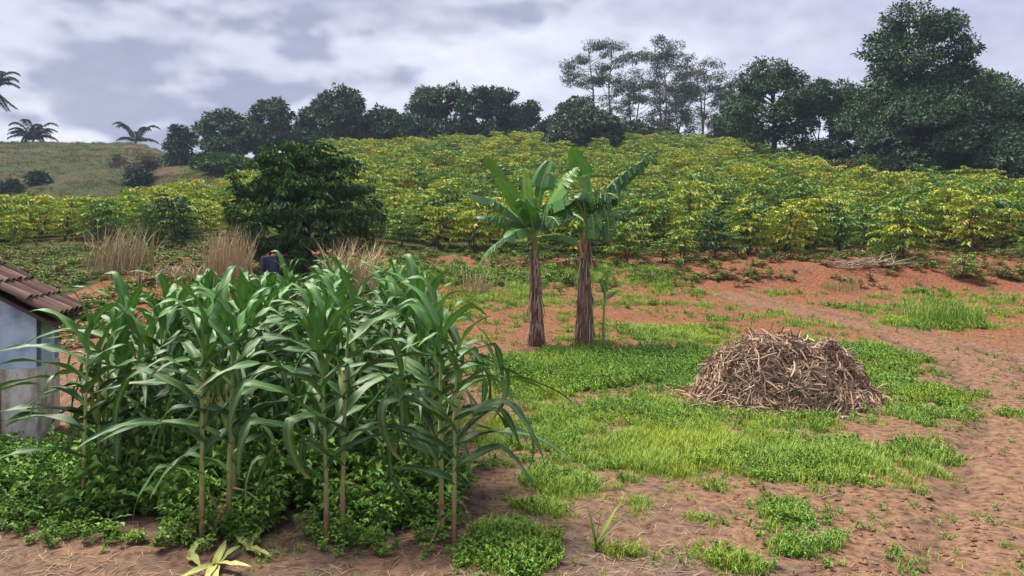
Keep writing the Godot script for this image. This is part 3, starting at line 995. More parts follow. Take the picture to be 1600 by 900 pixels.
func banana(label: String, x: float, d: float, base_r: float, mid_r: float, height: float, lean: float, leaves: Array, seed_: int) -> Node3D:
	rng.seed = seed_
	var t := thing("banana_plant", label, "banana plant", on_ground(x, d, 0.03), 0.0, "banana plants in the yard")
	var mb := MB.new()
	var pts := PackedVector3Array()
	var cs := PackedColorArray()
	var rows := 40
	var sides := 18
	var nz := FastNoiseLite.new()
	nz.seed = seed_
	nz.frequency = 1.0
	for r in rows:
		var f := float(r) / (rows - 1)
		var R := lerpf(base_r, mid_r, smoothstep(0.0, 0.85, f)) * (1.0 - 0.35 * smoothstep(0.75, 1.0, f))
		for s in sides:
			var th := TAU * s / sides
			var g := nz.get_noise_3d(cos(th) * 4.0, f * 3.0, sin(th) * 4.0)
			var g2 := nz.get_noise_3d(cos(th) * 9.0, f * 9.0 + 20.0, sin(th) * 9.0)
			pts.push_back(Vector3(lean * f + cos(th) * R * (1.0 + g * 0.25), height * f, sin(th) * R * (1.0 + g * 0.25)))
			var c := Color(0.2, 0.12, 0.085).lerp(Color(0.11, 0.045, 0.04), clampf(0.5 + g * 1.6, 0, 1)).lerp(Color(0.33, 0.24, 0.17), clampf(g2 * 1.6, 0, 0.8))
			c = c.lerp(Color(0.3, 0.27, 0.1), smoothstep(0.72, 0.95, f + g * 0.1) * 0.75)
			cs.push_back(c)
	mb.grid(pts, rows, sides, cs, true)
	part("trunk", mb.done(mat("sheath_bark", 0.8, 0.3)), t)
	# dry sheaths peeling off the stem, butt ends up, tips hanging
	var strips := []
	for k in 9:
		var sm := MB.new()
		var c := vary([Color(0.4, 0.28, 0.19), Color(0.26, 0.16, 0.115), Color(0.16, 0.065, 0.055), Color(0.5, 0.39, 0.29)][k % 4], 0.15)
		var L := rr(0.25, 0.75)
		var W := rr(0.006, 0.02)
		var pp := PackedVector3Array()
		var out := 0.012
		var bend := rr(-0.01, 0.04)
		for r in 7:
			var f := r / 6.0
			for q in [-1.0, 0.0, 1.0]:
				pp.push_back(Vector3(q * W * (1.0 - 0.6 * f) + sin(f * 4.0 + k) * 0.012, -L * f, out + bend * f * f - q * q * 0.012))
		sm.grid(pp, 7, 3, PackedColorArray([c]))
		strips.append(sm.done(mat("dry_sheath", 0.9, 0.25, Color(0.15, 0.12, 0.08))))
	for k in 240:
		var f := pow(rng.randf(), 1.1) * 0.8 + 0.1
		var R := lerpf(base_r, mid_r, smoothstep(0.0, 0.75, f))
		var th := rr(0, TAU)
		var b := Basis(Vector3.UP, th) * Basis(Vector3.RIGHT, rr(-0.12, 0.1)) * Basis(Vector3(0, 0, 1), rr(-0.2, 0.2))
		part("dry_sheath", strips[rng.randi() % 9], t, Transform3D(b, Vector3(lean * f + sin(th) * R * 0.98, maxf(height * f, 0.5), cos(th) * R * 0.98)))
	for l in leaves:
		var r := banana_leaf(l[0], l[1], l[2], l[3], l[4], l[5], l[6] if l.size() > 6 else 0.0)
		var o := part("leaf", r[0].done(mat("banana_leaf", 0.4, 0.5, Color(0.5, 0.6, 0.25))), t, Transform3D(Basis.IDENTITY, Vector3(lean, height * 0.97, 0)))
		part("midrib", r[1].done(mat("midrib", 0.45, 0.5)), o)
	return t

func make_bananas() -> void:
	var g := Color(0.08, 0.2, 0.045)
	var g2 := Color(0.13, 0.28, 0.05)
	var dk := Color(0.05, 0.135, 0.04)
	banana("banana plant with a wide fan of leaves and a rolled new leaf", 0.5, 15.7, 0.15, 0.075, 2.3, -0.04, [
		[Vector3(-0.3, 0.8, 0.2), Vector3(-1.0, 1.66, 0.3), 0.4, 0.3, 0.4, g2, 0.5],
		[Vector3(-0.12, 0.75, 0.1), Vector3(-0.2, 1.38, 0.12), 0.2, 0.0, 0.0, Color(0.22, 0.4, 0.06), 0.3],
		[Vector3(0.05, 1.05, -0.1), Vector3(0.34, 1.62, -0.15), 0.44, 0.5, 0.4, g, 1.0],
		[Vector3(0.3, 0.95, 0.15), Vector3(0.9, 1.45, 0.1), 0.52, 0.75, 0.55, g2, 0.4],
		[Vector3(0.42, 0.9, 0.3), Vector3(0.75, 0.75, 0.6), 0.5, 0.9, 0.9, g],
		[Vector3(-0.55, 0.85, -0.2), Vector3(-1.4, 0.92, -0.3), 0.42, 0.9, 0.9, dk],
		[Vector3(-0.5, 0.5, 0.3), Vector3(-1.2, 0.42, 0.5), 0.42, 0.92, 0.95, dk],
		[Vector3(-0.3, 0.35, 0.5), Vector3(-0.6, 0.0, 0.9), 0.44, 0.9, 0.85, g],
		[Vector3(-0.55, 0.3, 0.1), Vector3(-1.15, -0.55, 0.2), 0.38, 0.92, 0.7, g],
		[Vector3(0.45, 0.15, -0.3), Vector3(1.05, -0.1, -0.6), 0.36, 0.9, 0.8, g],
		[Vector3(0.25, 0.7, 0.45), Vector3(0.45, 0.25, 0.85), 0.48, 0.92, 1.0, dk],
		[Vector3(-0.1, 0.8, 0.4), Vector3(-0.3, 0.75, 0.9), 0.44, 0.8, 0.8, g],
		[Vector3(0.1, 0.5, -0.5), Vector3(0.35, 0.6, -1.3), 0.44, 0.8, 0.8, dk]], 701)
	var r := banana("banana plant with thicker ragged stem, torn drooping leaves and a hanging bud", 1.47, 15.7, 0.19, 0.075, 2.6, 0.05, [
		[Vector3(0.08, 1.0, 0.0), Vector3(-0.32, 1.58, 0.1), 0.5, 0.4, 0.45, g2, 0.7],
		[Vector3(-0.35, 1.05, 0.25), Vector3(-0.42, 0.1, 0.4), 0.42, 0.92, 0.7, dk, 0.6],
		[Vector3(0.3, 0.9, 0.1), Vector3(1.3, 1.38, 0.15), 0.56, 0.97, 1.25, dk],
		[Vector3(0.45, 0.8, 0.2), Vector3(0.42, -0.35, 0.35), 0.42, 0.95, 0.7, g, 0.6],
		[Vector3(0.35, 0.7, -0.4), Vector3(0.9, 0.9, -0.9), 0.46, 0.95, 1.1, dk],
		[Vector3(0.1, 0.5, 0.4), Vector3(0.1, -0.3, 0.55), 0.4, 0.9, 0.6, g, 0.6],
		[Vector3(0.25, 0.85, 0.35), Vector3(0.55, 0.5, 0.7), 0.44, 0.95, 1.1, dk],
		[Vector3(-0.1, 0.85, 0.3), Vector3(-0.25, 0.5, 0.6), 0.4, 0.9, 0.9, dk],
		[Vector3(-0.3, 0.4, -0.3), Vector3(-0.75, 0.15, -0.7), 0.36, 0.9, 0.8, g]], 702)
	# flower bud on its bent stalk
	rng.seed = 9
	var mb := MB.new()
	var path := PackedVector3Array()
	var rad := PackedFloat32Array()
	for k in 9:
		var f := k / 8.0
		path.push_back(bez(Vector3(0.05, 2.5, 0.05), Vector3(0.45, 3.1, 0.2), Vector3(0.45, 2.32, 0.25), f))
		rad.push_back(0.025)
	mb.tube(path, rad, 7, Color(0.2, 0.26, 0.09))
	part("bud_stalk", mb.done(mat("midrib", 0.45, 0.5)), r)
	mb = MB.new()
	path = PackedVector3Array()
	rad = PackedFloat32Array()
	for k in 9:
		var f := k / 8.0
		path.push_back(Vector3(0.45, 2.34 - 0.26 * f, 0.25))
		rad.push_back(0.005 + 0.085 * sin(PI * pow(0.04 + 0.95 * f, 0.75)))
	mb.tube(path, rad, 10, Color(0.3, 0.11, 0.08), Color(0.12, 0.05, 0.05))
	part("bud", mb.done(mat("bud", 0.5)), r)
	# the cut butt of an old leaf
	mb = MB.new()
	path = PackedVector3Array([Vector3(-0.03, 1.85, 0.08), Vector3(-0.1, 2.08, 0.11), Vector3(-0.12, 2.18, 0.12)])
	mb.tube(path, PackedFloat32Array([0.035, 0.035, 0.045]), 8, Color(0.45, 0.25, 0.13))
	part("cut_leaf_butt", mb.done(mat("stalk", 0.55, 0.4)), r)
	# sucker
	rng.seed = 703
	var s := thing("banana_sucker", "slender young banana shoot at the foot of the ragged banana plant", "banana shoot", on_ground(1.86, 15.6, 0.02))
	mb = MB.new()
	mb.tube(PackedVector3Array([Vector3.ZERO, Vector3(0, 0.5, 0), Vector3(0.02, 1.0, 0)]), PackedFloat32Array([0.035, 0.026, 0.016]), 8, Color(0.3, 0.22, 0.1), Color(0.2, 0.3, 0.08))
	part("trunk", mb.done(mat("stalk", 0.55, 0.4)), s)
	for l in [[Vector3(0.02, 0.3, 0), Vector3(0.08, 0.62, 0.05), 0.17], [Vector3(0.05, 0.2, 0.05), Vector3(-0.1, 0.45, 0.1), 0.13], [Vector3(0.1, 0.1, 0.0), Vector3(0.25, 0.2, 0.1), 0.1]]:
		var q := banana_leaf(l[0], l[1], l[2], 0.1, 0.2, Color(0.12, 0.27, 0.06), 0.9)
		var o := part("leaf", q[0].done(mat("banana_leaf", 0.4)), s, Transform3D(Basis.IDENTITY, Vector3(0.02, 0.95, 0)))
		part("midrib", q[1].done(mat("midrib", 0.45)), o)
	# withered banana leaf lying on the bank
	rng.seed = 704
	var w := thing("withered_banana_leaf", "brown withered banana leaf lying on the grassy bank behind the banana plants", "dead leaf", on_ground(1.4, 29.0, -0.35))
	var q2 := banana_leaf(Vector3(0.9, 0.35, 0), Vector3(1.9, 0.15, 0), 0.75, 1.0, 1.4, Color(0.2, 0.12, 0.055))
	part("blade", q2[0].done(mat("dry_leaf", 0.85)), w)

# ------------------------------------------------------------------ palms on the pasture hill
func palm(label: String, x: float, d: float, trunk_h: float, n: int, L: float, seed_: int, up := 0.35) -> void:
	rng.seed = seed_
	var t := thing("palm_tree", label, "palm", on_ground(x, d, 0.2), 0.0, "palms on the pasture hill")
	var tm := MB.new()
	limb(tm, Vector3.ZERO, Vector3(0.1, trunk_h, 0), 0.26, 0.22, Color(0.12, 0.1, 0.08), 0.02)
	part("trunk", tm.done(mat("bark", 0.95, 0.2)), t)
	for k in n:
		var fm := MB.new()
		var ang := k * 2.4 + rr(-0.2, 0.2)
		var rise := rr(0.7, 1.5) if k % 3 else rr(up, 0.75)
		var h := Vector3(cos(ang), 0, sin(ang))
		var p1 := h * L * 0.4 + Vector3(0, L * 0.75 * rise, 0)
		var p2 := h * L * 0.85 + Vector3(0, L * (rise - 0.45) * 0.75, 0)
		var path := PackedVector3Array()
		var rad := PackedFloat32Array()
		for j in 10:
			path.push_back(bez(Vector3.ZERO, p1, p2, j / 9.0))
			rad.push_back(lerpf(0.07, 0.015, j / 9.0))
		fm.tube(path, rad, 5, Color(0.16, 0.15, 0.08))
		var col := vary(Color(0.06, 0.075, 0.04), 0.25)
		for j in 46:
			var f := 0.12 + 0.88 * j / 45.0
			var p := bez(Vector3.ZERO, p1, p2, f)
			var tan := (bez(Vector3.ZERO, p1, p2, minf(1.0, f + 0.03)) - bez(Vector3.ZERO, p1, p2, f - 0.03)).normalized()
			var side := tan.cross(Vector3.UP).normalized()
			for s in [-1.0, 1.0]:
				var dir: Vector3 = (side * s + tan * 0.6 + Vector3(0, rr(-0.5, 0.1), 0)).normalized()
				fm.leaf(p, dir, Vector3.UP, L * 0.2 * (1.15 - absf(f - 0.45)), 0.1, 0.35, vary(col, 0.2))
		part("frond", fm.done(mat("palm_leaf", 0.55, 0.45, Color(0.2, 0.22, 0.12))), t, Transform3D(Basis.IDENTITY, Vector3(0.1, trunk_h, 0)))

func make_palms() -> void:
	palm("stemless palm with a full rosette of fronds on the pasture hilltop", -95.5, 153.0, 0.6, 19, 4.9, 801)
	palm("palm with only a few spread fronds behind the pasture hilltop", -77.0, 157.0, 0.7, 9, 5.2, 802)
	palm("tall trunked palm towering on the pasture hill", -101.3, 150.0, 10.5, 20, 5.0, 803, -0.6)

# ------------------------------------------------------------------ heap of dry stalks
func make_heap() -> void:
	rng.seed = 900
	var at := on_ground(3.85, 10.65, 0.0)
	var t := thing("stalk_heap", "large heap of dry brown maize stalks and husks in the yard", "heap", at)
	var nz := FastNoiseLite.new()
	nz.seed = 4
	nz.frequency = 0.9
	var hh := func(x: float, z: float) -> float:
		var q := pow(absf(x + 0.05) / 1.24, 2.0) + pow(absf(z) / 1.05, 2.0)
		var k := clampf(1.0 - q, 0.0, 1.0)
		return 0.65 * pow(minf(1.0, 1.35 * k), 0.85) * (1.0 - 0.3 * clampf(x, -0.35, 1.2)) + (nz.get_noise_2d(x * 1.6, z * 1.6) * 0.42 + nz.get_noise_2d(x * 5.0, z * 5.0) * 0.12) * sqrt(k)
	# the packed core
	var mb := MB.new()
	var pts := PackedVector3Array()
	var cs := PackedColorArray()
	for r in 34:
		for s in 48:
			var f := r / 33.0 * 1.03
			var th := TAU * s / 48.0
			var x := cos(th) * f * 1.24 - 0.05
			var z := sin(th) * f * 1.05
			pts.push_back(Vector3(x, hh.call(x, z) - 0.05, z))
			cs.push_back(vary(Color(0.31, 0.21, 0.145), 0.25))
	mb.grid(pts, 34, 48, cs, true)
	part("core", mb.done(mat("heap_core", 1.0, 0.1)), t)
	# stalk and husk pieces
	var sorts := []
	var pal := [Color(0.37, 0.255, 0.18), Color(0.3, 0.195, 0.14), Color(0.42, 0.3, 0.21), Color(0.24, 0.15, 0.11), Color(0.36, 0.23, 0.155), Color(0.49, 0.375, 0.27)]
	for k in 26:
		var sm := MB.new()
		var c := vary(pal[k % 6], 0.15)
		var L := rr(0.14, 0.42)
		if k % 3 == 0:
			var R := rr(0.006, 0.012)
			var b := rr(-0.05, 0.05)
			sm.tube(PackedVector3Array([Vector3(-L * 0.6, 0, 0), Vector3(-L * 0.2, b * 0.7, b), Vector3(L * 0.2, b, b * 0.5), Vector3(L * 0.6, 0, 0)]), PackedFloat32Array([R, R * 1.2, R, R * 0.8]), 6, c)
		else:
			var W := rr(0.005, 0.016)
			var pp := PackedVector3Array()
			var ph := rr(0, TAU)
			var tw := rr(-2.5, 2.5)
			var arch := rr(-0.08, 0.14)
			for r in 8:
				var f := r / 7.0
				var w := W * (0.35 + 0.65 * sin(PI * clampf(0.12 + f * 0.83, 0, 1)))
				var p := Vector3((f - 0.5) * L, arch * L * sin(PI * f), sin(f * 5.0 + ph) * 0.03)
				var side := Vector3(0, 0, 1).rotated(Vector3.RIGHT, tw * f + ph)
				var up := Vector3(0, 1, 0).rotated(Vector3.RIGHT, tw * f + ph)
				for q in [-1.0, 0.0, 1.0]:
					pp.push_back(p + side * w * q + up * w * 0.55 * q * q)
			sm.grid(pp, 8, 3, PackedColorArray([c]))
		sorts.append(sm.done(mat("dry_stalk", 0.85, 0.3, Color(0.12, 0.1, 0.06))))
	var loose := []
	for k in 26:
		loose.append([])
	for k in 11000:
		var th := rr(0, TAU)
		var f := sqrt(rng.randf()) * 1.02 + (rr(0.0, 0.16) if rng.randf() < 0.12 else 0.0) + (rr(0.1, 0.5) if rng.randf() < 0.03 else 0.0)
		var x := cos(th) * f * 1.24 - 0.05
		var z := sin(th) * f * 1.05
		var y: float = hh.call(x, z)
		var e := 0.06
		var nn := Vector3(hh.call(x - e, z) - hh.call(x + e, z), 2.0 * e, hh.call(x, z - e) - hh.call(x, z + e)).normalized()
		var a := nn.cross(rdir()).normalized()
		a = (a + nn * rr(-0.5, 0.9) * rng.randf()).normalized()
		var cz := a.cross(nn).normalized()
		var b := Basis(a, cz.cross(a), cz)
		var xf := Transform3D(b * Basis.from_scale(Vector3(rr(0.45, 1.2), rr(0.7, 1.1), rr(0.7, 1.1))), Vector3(x, maxf(y + rr(-0.07, 0.07), 0.015), z))
		var q := rng.randi() % 26
		if k % 30 == 0 and z > -0.5:
			xf.origin += nn * 0.04
			part("dry_stalk" if q % 3 == 0 else "dry_husk", sorts[q], t, xf)
		else:
			loose[q].append(xf)
	for q in 26:
		var cols := []
		for k in loose[q].size():
			cols.append(Color.WHITE * rr(0.75, 1.15))
		many("dry_litter", sorts[q], t, loose[q], cols)
	# fallen branches on the bank
	rng.seed = 940
	var w := thing("brush_heap", "tangle of pale dead branches on the bank under the coffee bushes", "brush heap", on_ground(13.0, 28.2, 0.02))
	for k in 60:
		var sm := MB.new()
		var a := rr(0, TAU)
		var p := Vector3(rr(-0.9, 0.9), rr(0.0, 0.25), rr(-0.6, 0.6))
		var L := rr(0.4, 1.3)
		limb(sm, p, p + Vector3(cos(a) * L, rr(-0.05, 0.5) * rng.randf(), sin(a) * L * 0.5), rr(0.012, 0.04), 0.008, vary(Color(0.34, 0.26, 0.19), 0.3), 0.12)
		part("branch", sm.done(mat("dead_wood", 0.9, 0.2)), w)

# ------------------------------------------------------------------ shed
func make_shed() -> void:
	rng.seed = 1000
	# gable end faces the view; its eave side looks over the maize
	var x1 := -5.2
	var x0 := -8.9
	var d0 := 8.4
	var d1 := 9.15
	var mid := (x0 + x1) * 0.5
	var eave := 1.36
	var slope := 0.6
	var ridge := eave + (x1 - mid) * slope
	var gy := ground_y(-5.0, 8.4) - 0.1
	var t := thing("shed", "small whitewashed shed with clay tile roof beside the maize", "shed", Vector3(x1, 0, -d0), 0.25)
	var o := Vector3(x1, 0, -d0)
	var wm := StandardMaterial3D.new()
	wm.resource_name = "limewash"
	wm.roughness = 0.9
	wm.uv1_triplanar = true
	wm.uv1_scale = Vector3(0.5, 0.5, 0.5)
	wm.albedo_texture = noise_tex(0.01, 512, [[0.0, 0.35, 0.55, 1.0], [Color(0.52, 0.6, 0.7), Color(0.66, 0.74, 0.84), Color(0.72, 0.79, 0.88), Color(0.78, 0.84, 0.92)]], 31)
	var bm := StandardMaterial3D.new()
	bm.resource_name = "stained_plaster"
	bm.roughness = 0.95
	bm.uv1_triplanar = true
	bm.uv1_scale = Vector3(0.9, 0.35, 0.9)
	bm.albedo_texture = noise_tex(0.012, 512, [[0.0, 0.38, 0.5, 0.7, 1.0], [Color(0.6, 0.52, 0.45), Color(0.76, 0.72, 0.67), Color(0.83, 0.8, 0.77), Color(0.86, 0.84, 0.82), Color(0.88, 0.87, 0.85)]], 33)
	var m := MB.new()
	# upper wall: gable end, eave side, back and far side, 0.15 thick
	var split := 0.8
	var W := 0.15
	var a := Vector3(x0, split, -d0) - o
	var b := Vector3(x1, split, -d0) - o
	var c := Vector3(x1, eave, -d0) - o
	var e := Vector3(mid, ridge, -d0) - o
	var f := Vector3(x0, eave, -d0) - o
	var back := Vector3(0, 0, -(d1 - d0))
	for k in [0, 1]:
		var s: Vector3 = back * k
		var th := Vector3(0, 0, -W if k == 0 else W)
		for q in [Vector3.ZERO, th]:
			m.quad(a + s + q, f + s + q, c + s + q, b + s + q, Color.WHITE)
			m.tri(f + s + q, e + s + q, c + s + q, Color.WHITE)
	m.box(Vector3(-W, split, -(d1 - d0) + W), Vector3(0, eave, -W), Color.WHITE)
	m.box(Vector3(x0 - x1, split, -(d1 - d0) + W), Vector3(x0 - x1 + W, eave, -W), Color.WHITE)
	part("wall", m.done(wm), t)
	m = MB.new()
	m.box(Vector3(x0 - x1 - 0.012, gy, -W), Vector3(0.012, split - 0.002, 0.012), Color.WHITE)
	m.box(Vector3(-W, gy, -(d1 - d0)), Vector3(0.012, split - 0.002, -W - 0.002), Color.WHITE)
	m.box(Vector3(x0 - x1 - 0.012, gy, -(d1 - d0)), Vector3(x0 - x1 + W, split - 0.002, -W - 0.002), Color.WHITE)
	var lo := part("lower_wall", m.done(bm), t)
	lo.set_meta("label", "stained beige plaster band at the wall foot")
	m = MB.new()
	m.box(Vector3(-0.46, gy, 0.014), Vector3(-0.34, 0.66, 0.04), Color(0.36, 0.21, 0.12))
	part("post", m.done(mat("dead_wood", 0.9, 0.2)), t)
	m = MB.new()
	m.box(Vector3(-1.1, gy, 0.014), Vector3(-1.02, 0.7, 0.035), Color(0.2, 0.15, 0.11))
	part("post", m.done(mat("dead_wood", 0.9, 0.2)), t)
	# roof boards under the tiles
	m = MB.new()
	var over := 0.2
	var vz := 0.12
	for s in [1.0, -1.0]:
		var r0 := Vector3(mid, ridge + 0.05, -d0 + vz) - o
		var r1: Vector3 = r0 + Vector3(s * (x1 - mid + over), -(x1 - mid + over) * slope, 0)
		var zz := Vector3(0, 0, -(d1 - d0) - 2.0 * vz)
		var dn := Vector3(0, -0.04, 0)
		m.quad(r0, r1, r1 + zz, r0 + zz, Color(0.1, 0.07, 0.055))
		m.quad(r0 + dn, r1 + dn, r1 + zz + dn, r0 + zz + dn, Color(0.1, 0.07, 0.055))
		m.quad(r0, r1, r1 + dn, r0 + dn, Color(0.1, 0.07, 0.055))
		m.quad(r1, r1 + zz, r1 + zz + dn, r1 + dn, Color(0.1, 0.07, 0.055))
	var rf := part("roof", m.done(mat("dead_wood", 0.9, 0.2)), t)
	# barrel tiles of the slope in view
	var tiles := []
	var pal := [Color(0.1, 0.06, 0.052), Color(0.13, 0.075, 0.062), Color(0.08, 0.052, 0.048), Color(0.17, 0.11, 0.09), Color(0.06, 0.042, 0.04)]
	for k in 10:
		var tm := MB.new()
		var pp := PackedVector3Array()
		var cs := PackedColorArray()
		for r in 5:
			var q := r / 4.0
			var R := lerpf(0.072, 0.088, q)
			for s in 9:
				var th := PI * s / 8.0
				pp.push_back(Vector3(q * 0.45, sin(th) * R * 0.8, cos(th) * R))
				cs.push_back(vary(pal[k % 5], 0.22))
		tm.grid(pp, 5, 9, cs)
		var pq := PackedVector3Array()
		for p in pp:
			pq.push_back(Vector3(p.x, p.y * 0.84 - 0.004, p.z * 0.84))
		tm.grid(pq, 5, 9, cs)
		for s in 8:
			var q := 4 * 9 + s
			tm.quad(pp[q], pp[q + 1], pq[q + 1], pq[q], pal[k % 5])
		tiles.append(tm.done(mat("clay_tile", 0.9, 0.25)))
	var ang := -atan(slope)
	var len := (x1 - mid + over) / cos(ang)
	for row in 8:
		for col in 6:
			for pan in [0, 1]:
				var along := len - 0.42 - row * 0.34
				if along < -0.05:
					continue
				var p := Vector3(mid, ridge + 0.06, -d0 + vz - 0.05) - o
				var dir := Vector3(cos(ang), sin(ang), 0)
				p += dir * along + Vector3(0, 0, -(col + 0.5 * pan) * 0.19)
				var bb := Basis(Vector3(0, 0, 1), ang + rr(-0.02, 0.02) + 0.05)
				if pan == 0:
					p.y += 0.055 + rr(0, 0.012)
				else:
					bb = bb * Basis(Vector3.RIGHT, PI)
					p.y += 0.075
				bb = Basis(Vector3.UP, rr(-0.04, 0.04)) * bb
				part("tile", tiles[rng.randi() % 10], rf, Transform3D(bb, p))

# ------------------------------------------------------------------ low growth
func tuft_mesh(seed_: int, blades: int, h: float, spread: float, w: float, c1: Color, c2: Color, m: Material, lean := 0.6) -> ArrayMesh:
	rng.seed = seed_
	var mb := MB.new()
	for k in blades:
		var a := rr(0, TAU)
		var p := Vector3(rr(-spread, spread), -0.01, rr(-spread, spread))
		var out := Vector3(cos(a), 0, sin(a)) * lean * rr(0.2, 1.0)
		var hh := h * rr(0.5, 1.15)
		var side := Vector3(-sin(a), 0, cos(a)) * w * 0.5
		var col := c1.lerp(c2, rng.randf())
		var q := p + Vector3(0, hh * 0.6, 0) + out * hh * 0.35
		var tip := p + Vector3(0, hh * 0.95, 0) + out * hh
		mb.quad(p - side, p + side, q + side * 0.8, q - side * 0.8, col)
		mb.tri(q - side * 0.8, q + side * 0.8, tip, col)
	return mb.done(m)

func weed_mesh(seed_: int, n: int, h: float, spread: float, ll: float, c1: Color, c2: Color, m: Material) -> ArrayMesh:
	rng.seed = seed_
	var mb := MB.new()
	var stems := maxi(2, n / 9)
	for s in stems:
		var a := rr(0, TAU)
		var top := Vector3(cos(a) * spread * rng.randf(), h * rr(0.5, 1.0), sin(a) * spread * rng.randf())
		var root := Vector3(top.x * 0.25, -0.02, top.z * 0.25)
		var sd := Vector3(0.003, 0, 0.002)
		mb.quad(root - sd, root + sd, top + sd, top - sd, c1 * 0.8)
		for k in n / stems:
			var f := rr(0.25, 1.0)
			var th := k * 2.4 + rr(-0.5, 0.5)
			var dir := Vector3(cos(th), rr(-0.1, 0.5), sin(th)).normalized()
			var L := ll * rr(0.6, 1.2)
			mb.leaf(root.lerp(top, f), dir, Vector3.UP + rdir() * 0.3, L, L * rr(0.45, 0.65), 0.25, vary(c1.lerp(c2, rng.randf()), 0.15))
	return mb.done(m)

func place(xfs: Array, cols: Array, x: float, d: float, s: float, c: Color, sy := 1.0) -> void:
	xfs.append(Transform3D(Basis(Vector3.UP, rr(0, TAU)).scaled(Vector3(s, s * sy, s)), on_ground(x, d)))
	cols.append(c)

func make_low_growth() -> void:
	var gm := mat("grass_blade", 0.6, 0.35, Color(0.4, 0.45, 0.16))
	var wm := mat("weed_leaf", 0.55, 0.4, Color(0.36, 0.42, 0.16))
	var tufts := []
	var mats2 := []
	for k in 4:
		tufts.append(tuft_mesh(1100 + k, 22, 0.1, 0.07, 0.006, Color(0.18, 0.31, 0.042), Color(0.31, 0.41, 0.07), gm, 0.9))
	for k in 3:
		mats2.append(weed_mesh(1110 + k, 34, 0.07, 0.1, 0.03, Color(0.13, 0.27, 0.042), Color(0.23, 0.38, 0.06), wm))
	var tall := []
	for k in 4:
		tall.append(weed_mesh(1120 + k, 46, 0.36, 0.2, 0.1, Color(0.1, 0.22, 0.04), Color(0.2, 0.34, 0.06), wm))
	rng.seed = 1200
	# yard grass and mats of small weeds
	var gx := [[], [], [], []]
	var gc := [[], [], [], []]
	var mx := [[], [], []]
	var mc := [[], [], []]
	var tries := 190000
	for k in tries:
		var d := 4.6 + 26.0 * pow(rng.randf(), 1.35)
		var u := rr(-0.36, 0.72)
		var x := u * d
		if d < 24.0 and in_maize(x, d) > 0.5:
			continue
		var g := grass_at(x, d)
		var sparse := 0.007 + 0.05 * clampf(n_patch.get_noise_2d(x * 1.7 + 5.0, d * 1.7) + 0.1, 0, 1)
		if rng.randf() > pow(g, 2.2) * 0.8 + sparse:
			continue
		if Vector2((x - 3.8) / 1.32, (d - 10.65) / 1.08).length() < 1.0:
			continue
		var tint := Color(1, 1, 1).lerp(Color(1.25, 1.05, 0.7), clampf(0.25 + n_patch.get_noise_2d(x * 0.8, d * 0.8 + 50.0) * 1.5, 0, 1)) * rr(0.8, 1.15)
		var leafy := n_patch.get_noise_2d(x * 0.7 + 20.0, d * 0.7) + (0.4 if d > 10.8 and d < 16.0 else -0.25) + (0.1 if x < 0.7 and d < 8.0 else 0.0)
		var far := 1.0 + 0.05 * maxf(0.0, d - 9.0)
		if leafy > rr(-0.55, 0.55):
			var q := rng.randi() % 3
			place(mx[q], mc[q], x, d, rr(0.45, 1.2) * far * (0.7 + 0.5 * g), tint, rr(0.8, 1.7))
		else:
			var q := rng.randi() % 4
			place(gx[q], gc[q], x, d, rr(0.5, 1.2) * far * (0.45 + 0.75 * g), tint, rr(0.7, 1.2))
	var o := thing("grass", "short patchy green grass growing on the red earth yard", "grass", Vector3.ZERO)
	o.set_meta("kind", "stuff")
	var cnt := 0
	for q in 4:
		many("grass_blades", tufts[q], o, gx[q], gc[q])
		cnt += gx[q].size()
	var o2 := thing("weeds", "mats of small leafy green weeds covering parts of the yard", "weeds", Vector3.ZERO)
	o2.set_meta("kind", "stuff")
	for q in 3:
		many("weed_leaves", mats2[q], o2, mx[q], mc[q])
		cnt += mx[q].size()
	print("yard growth ", cnt)
	# under the maize
	rng.seed = 1210
	var tx := [[], [], [], []]
	var tc := [[], [], [], []]
	for k in 6000:
		var d := 5.2 + 7.5 * pow(rng.randf(), 1.4)
		var x := rr(-0.75 * d, 0.0)
		var q := in_maize(x, d)
		if rng.randf() > q:
			continue
		if x < -4.6 and d > 8.1:
			continue
		var gap := n_patch.get_noise_2d(x * 2.2 + 90.0, d * 2.2)
		if gap < -0.16:
			continue
		var j := rng.randi() % 4
		place(tx[j], tc[j], x, d, rr(0.4, 1.25) * (0.4 + 0.6 * smoothstep(5.4, 6.3, d)) * (0.6 if x / d < -0.55 else 1.0), Color(1, 1, 1).lerp(Color(1.5, 1.2, 0.6), 0.5 * rng.randf() * smoothstep(6.4, 5.3, d)) * rr(0.8, 1.15), rr(0.6, 1.45))
	var o3 := thing("undergrowth", "dense leafy green weeds growing under the maize", "undergrowth", Vector3.ZERO)
	o3.set_meta("kind", "stuff")
	for q in 4:
		many("weed_leaves", tall[q], o3, tx[q], tc[q])
	# yard edge of bank: taller green growth and dry grass
	rng.seed = 1220
	var bx := [[], [], [], []]
	var bc := [[], [], [], []]
	for k in 11000:
		var d := rr(13.5, 37.5)
		var x := rr(-0.72, 0.72) * d
		var u := x / d
		var want := 0.0
		var pn := n_patch.get_noise_2d(x * 0.5, d * 0.5) * 1.5
		if u < -0.16:
			want = smoothstep(13.5, 17.0, d) * clampf(0.5 + pn, 0, 1)
		elif u < 0.13:
			want = smoothstep(24.5, 28.0, d) * clampf(0.55 + pn, 0, 1)
		else:
			want = smoothstep(25.8, 27.8, d) * clampf(0.45 + pn, 0, 1)
		if rng.randf() > want:
			continue
		var j := rng.randi() % 4
		place(bx[j], bc[j], x, d, rr(0.7, 1.5), (Color(1.1, 1.0, 0.8) if rng.randf() < (0.45 if absf(u + 0.02) > 0.14 else 0.85) else Color(1.9, 0.85, 1.7)) * rr(0.65, 1.0), rr(0.4, 0.9))
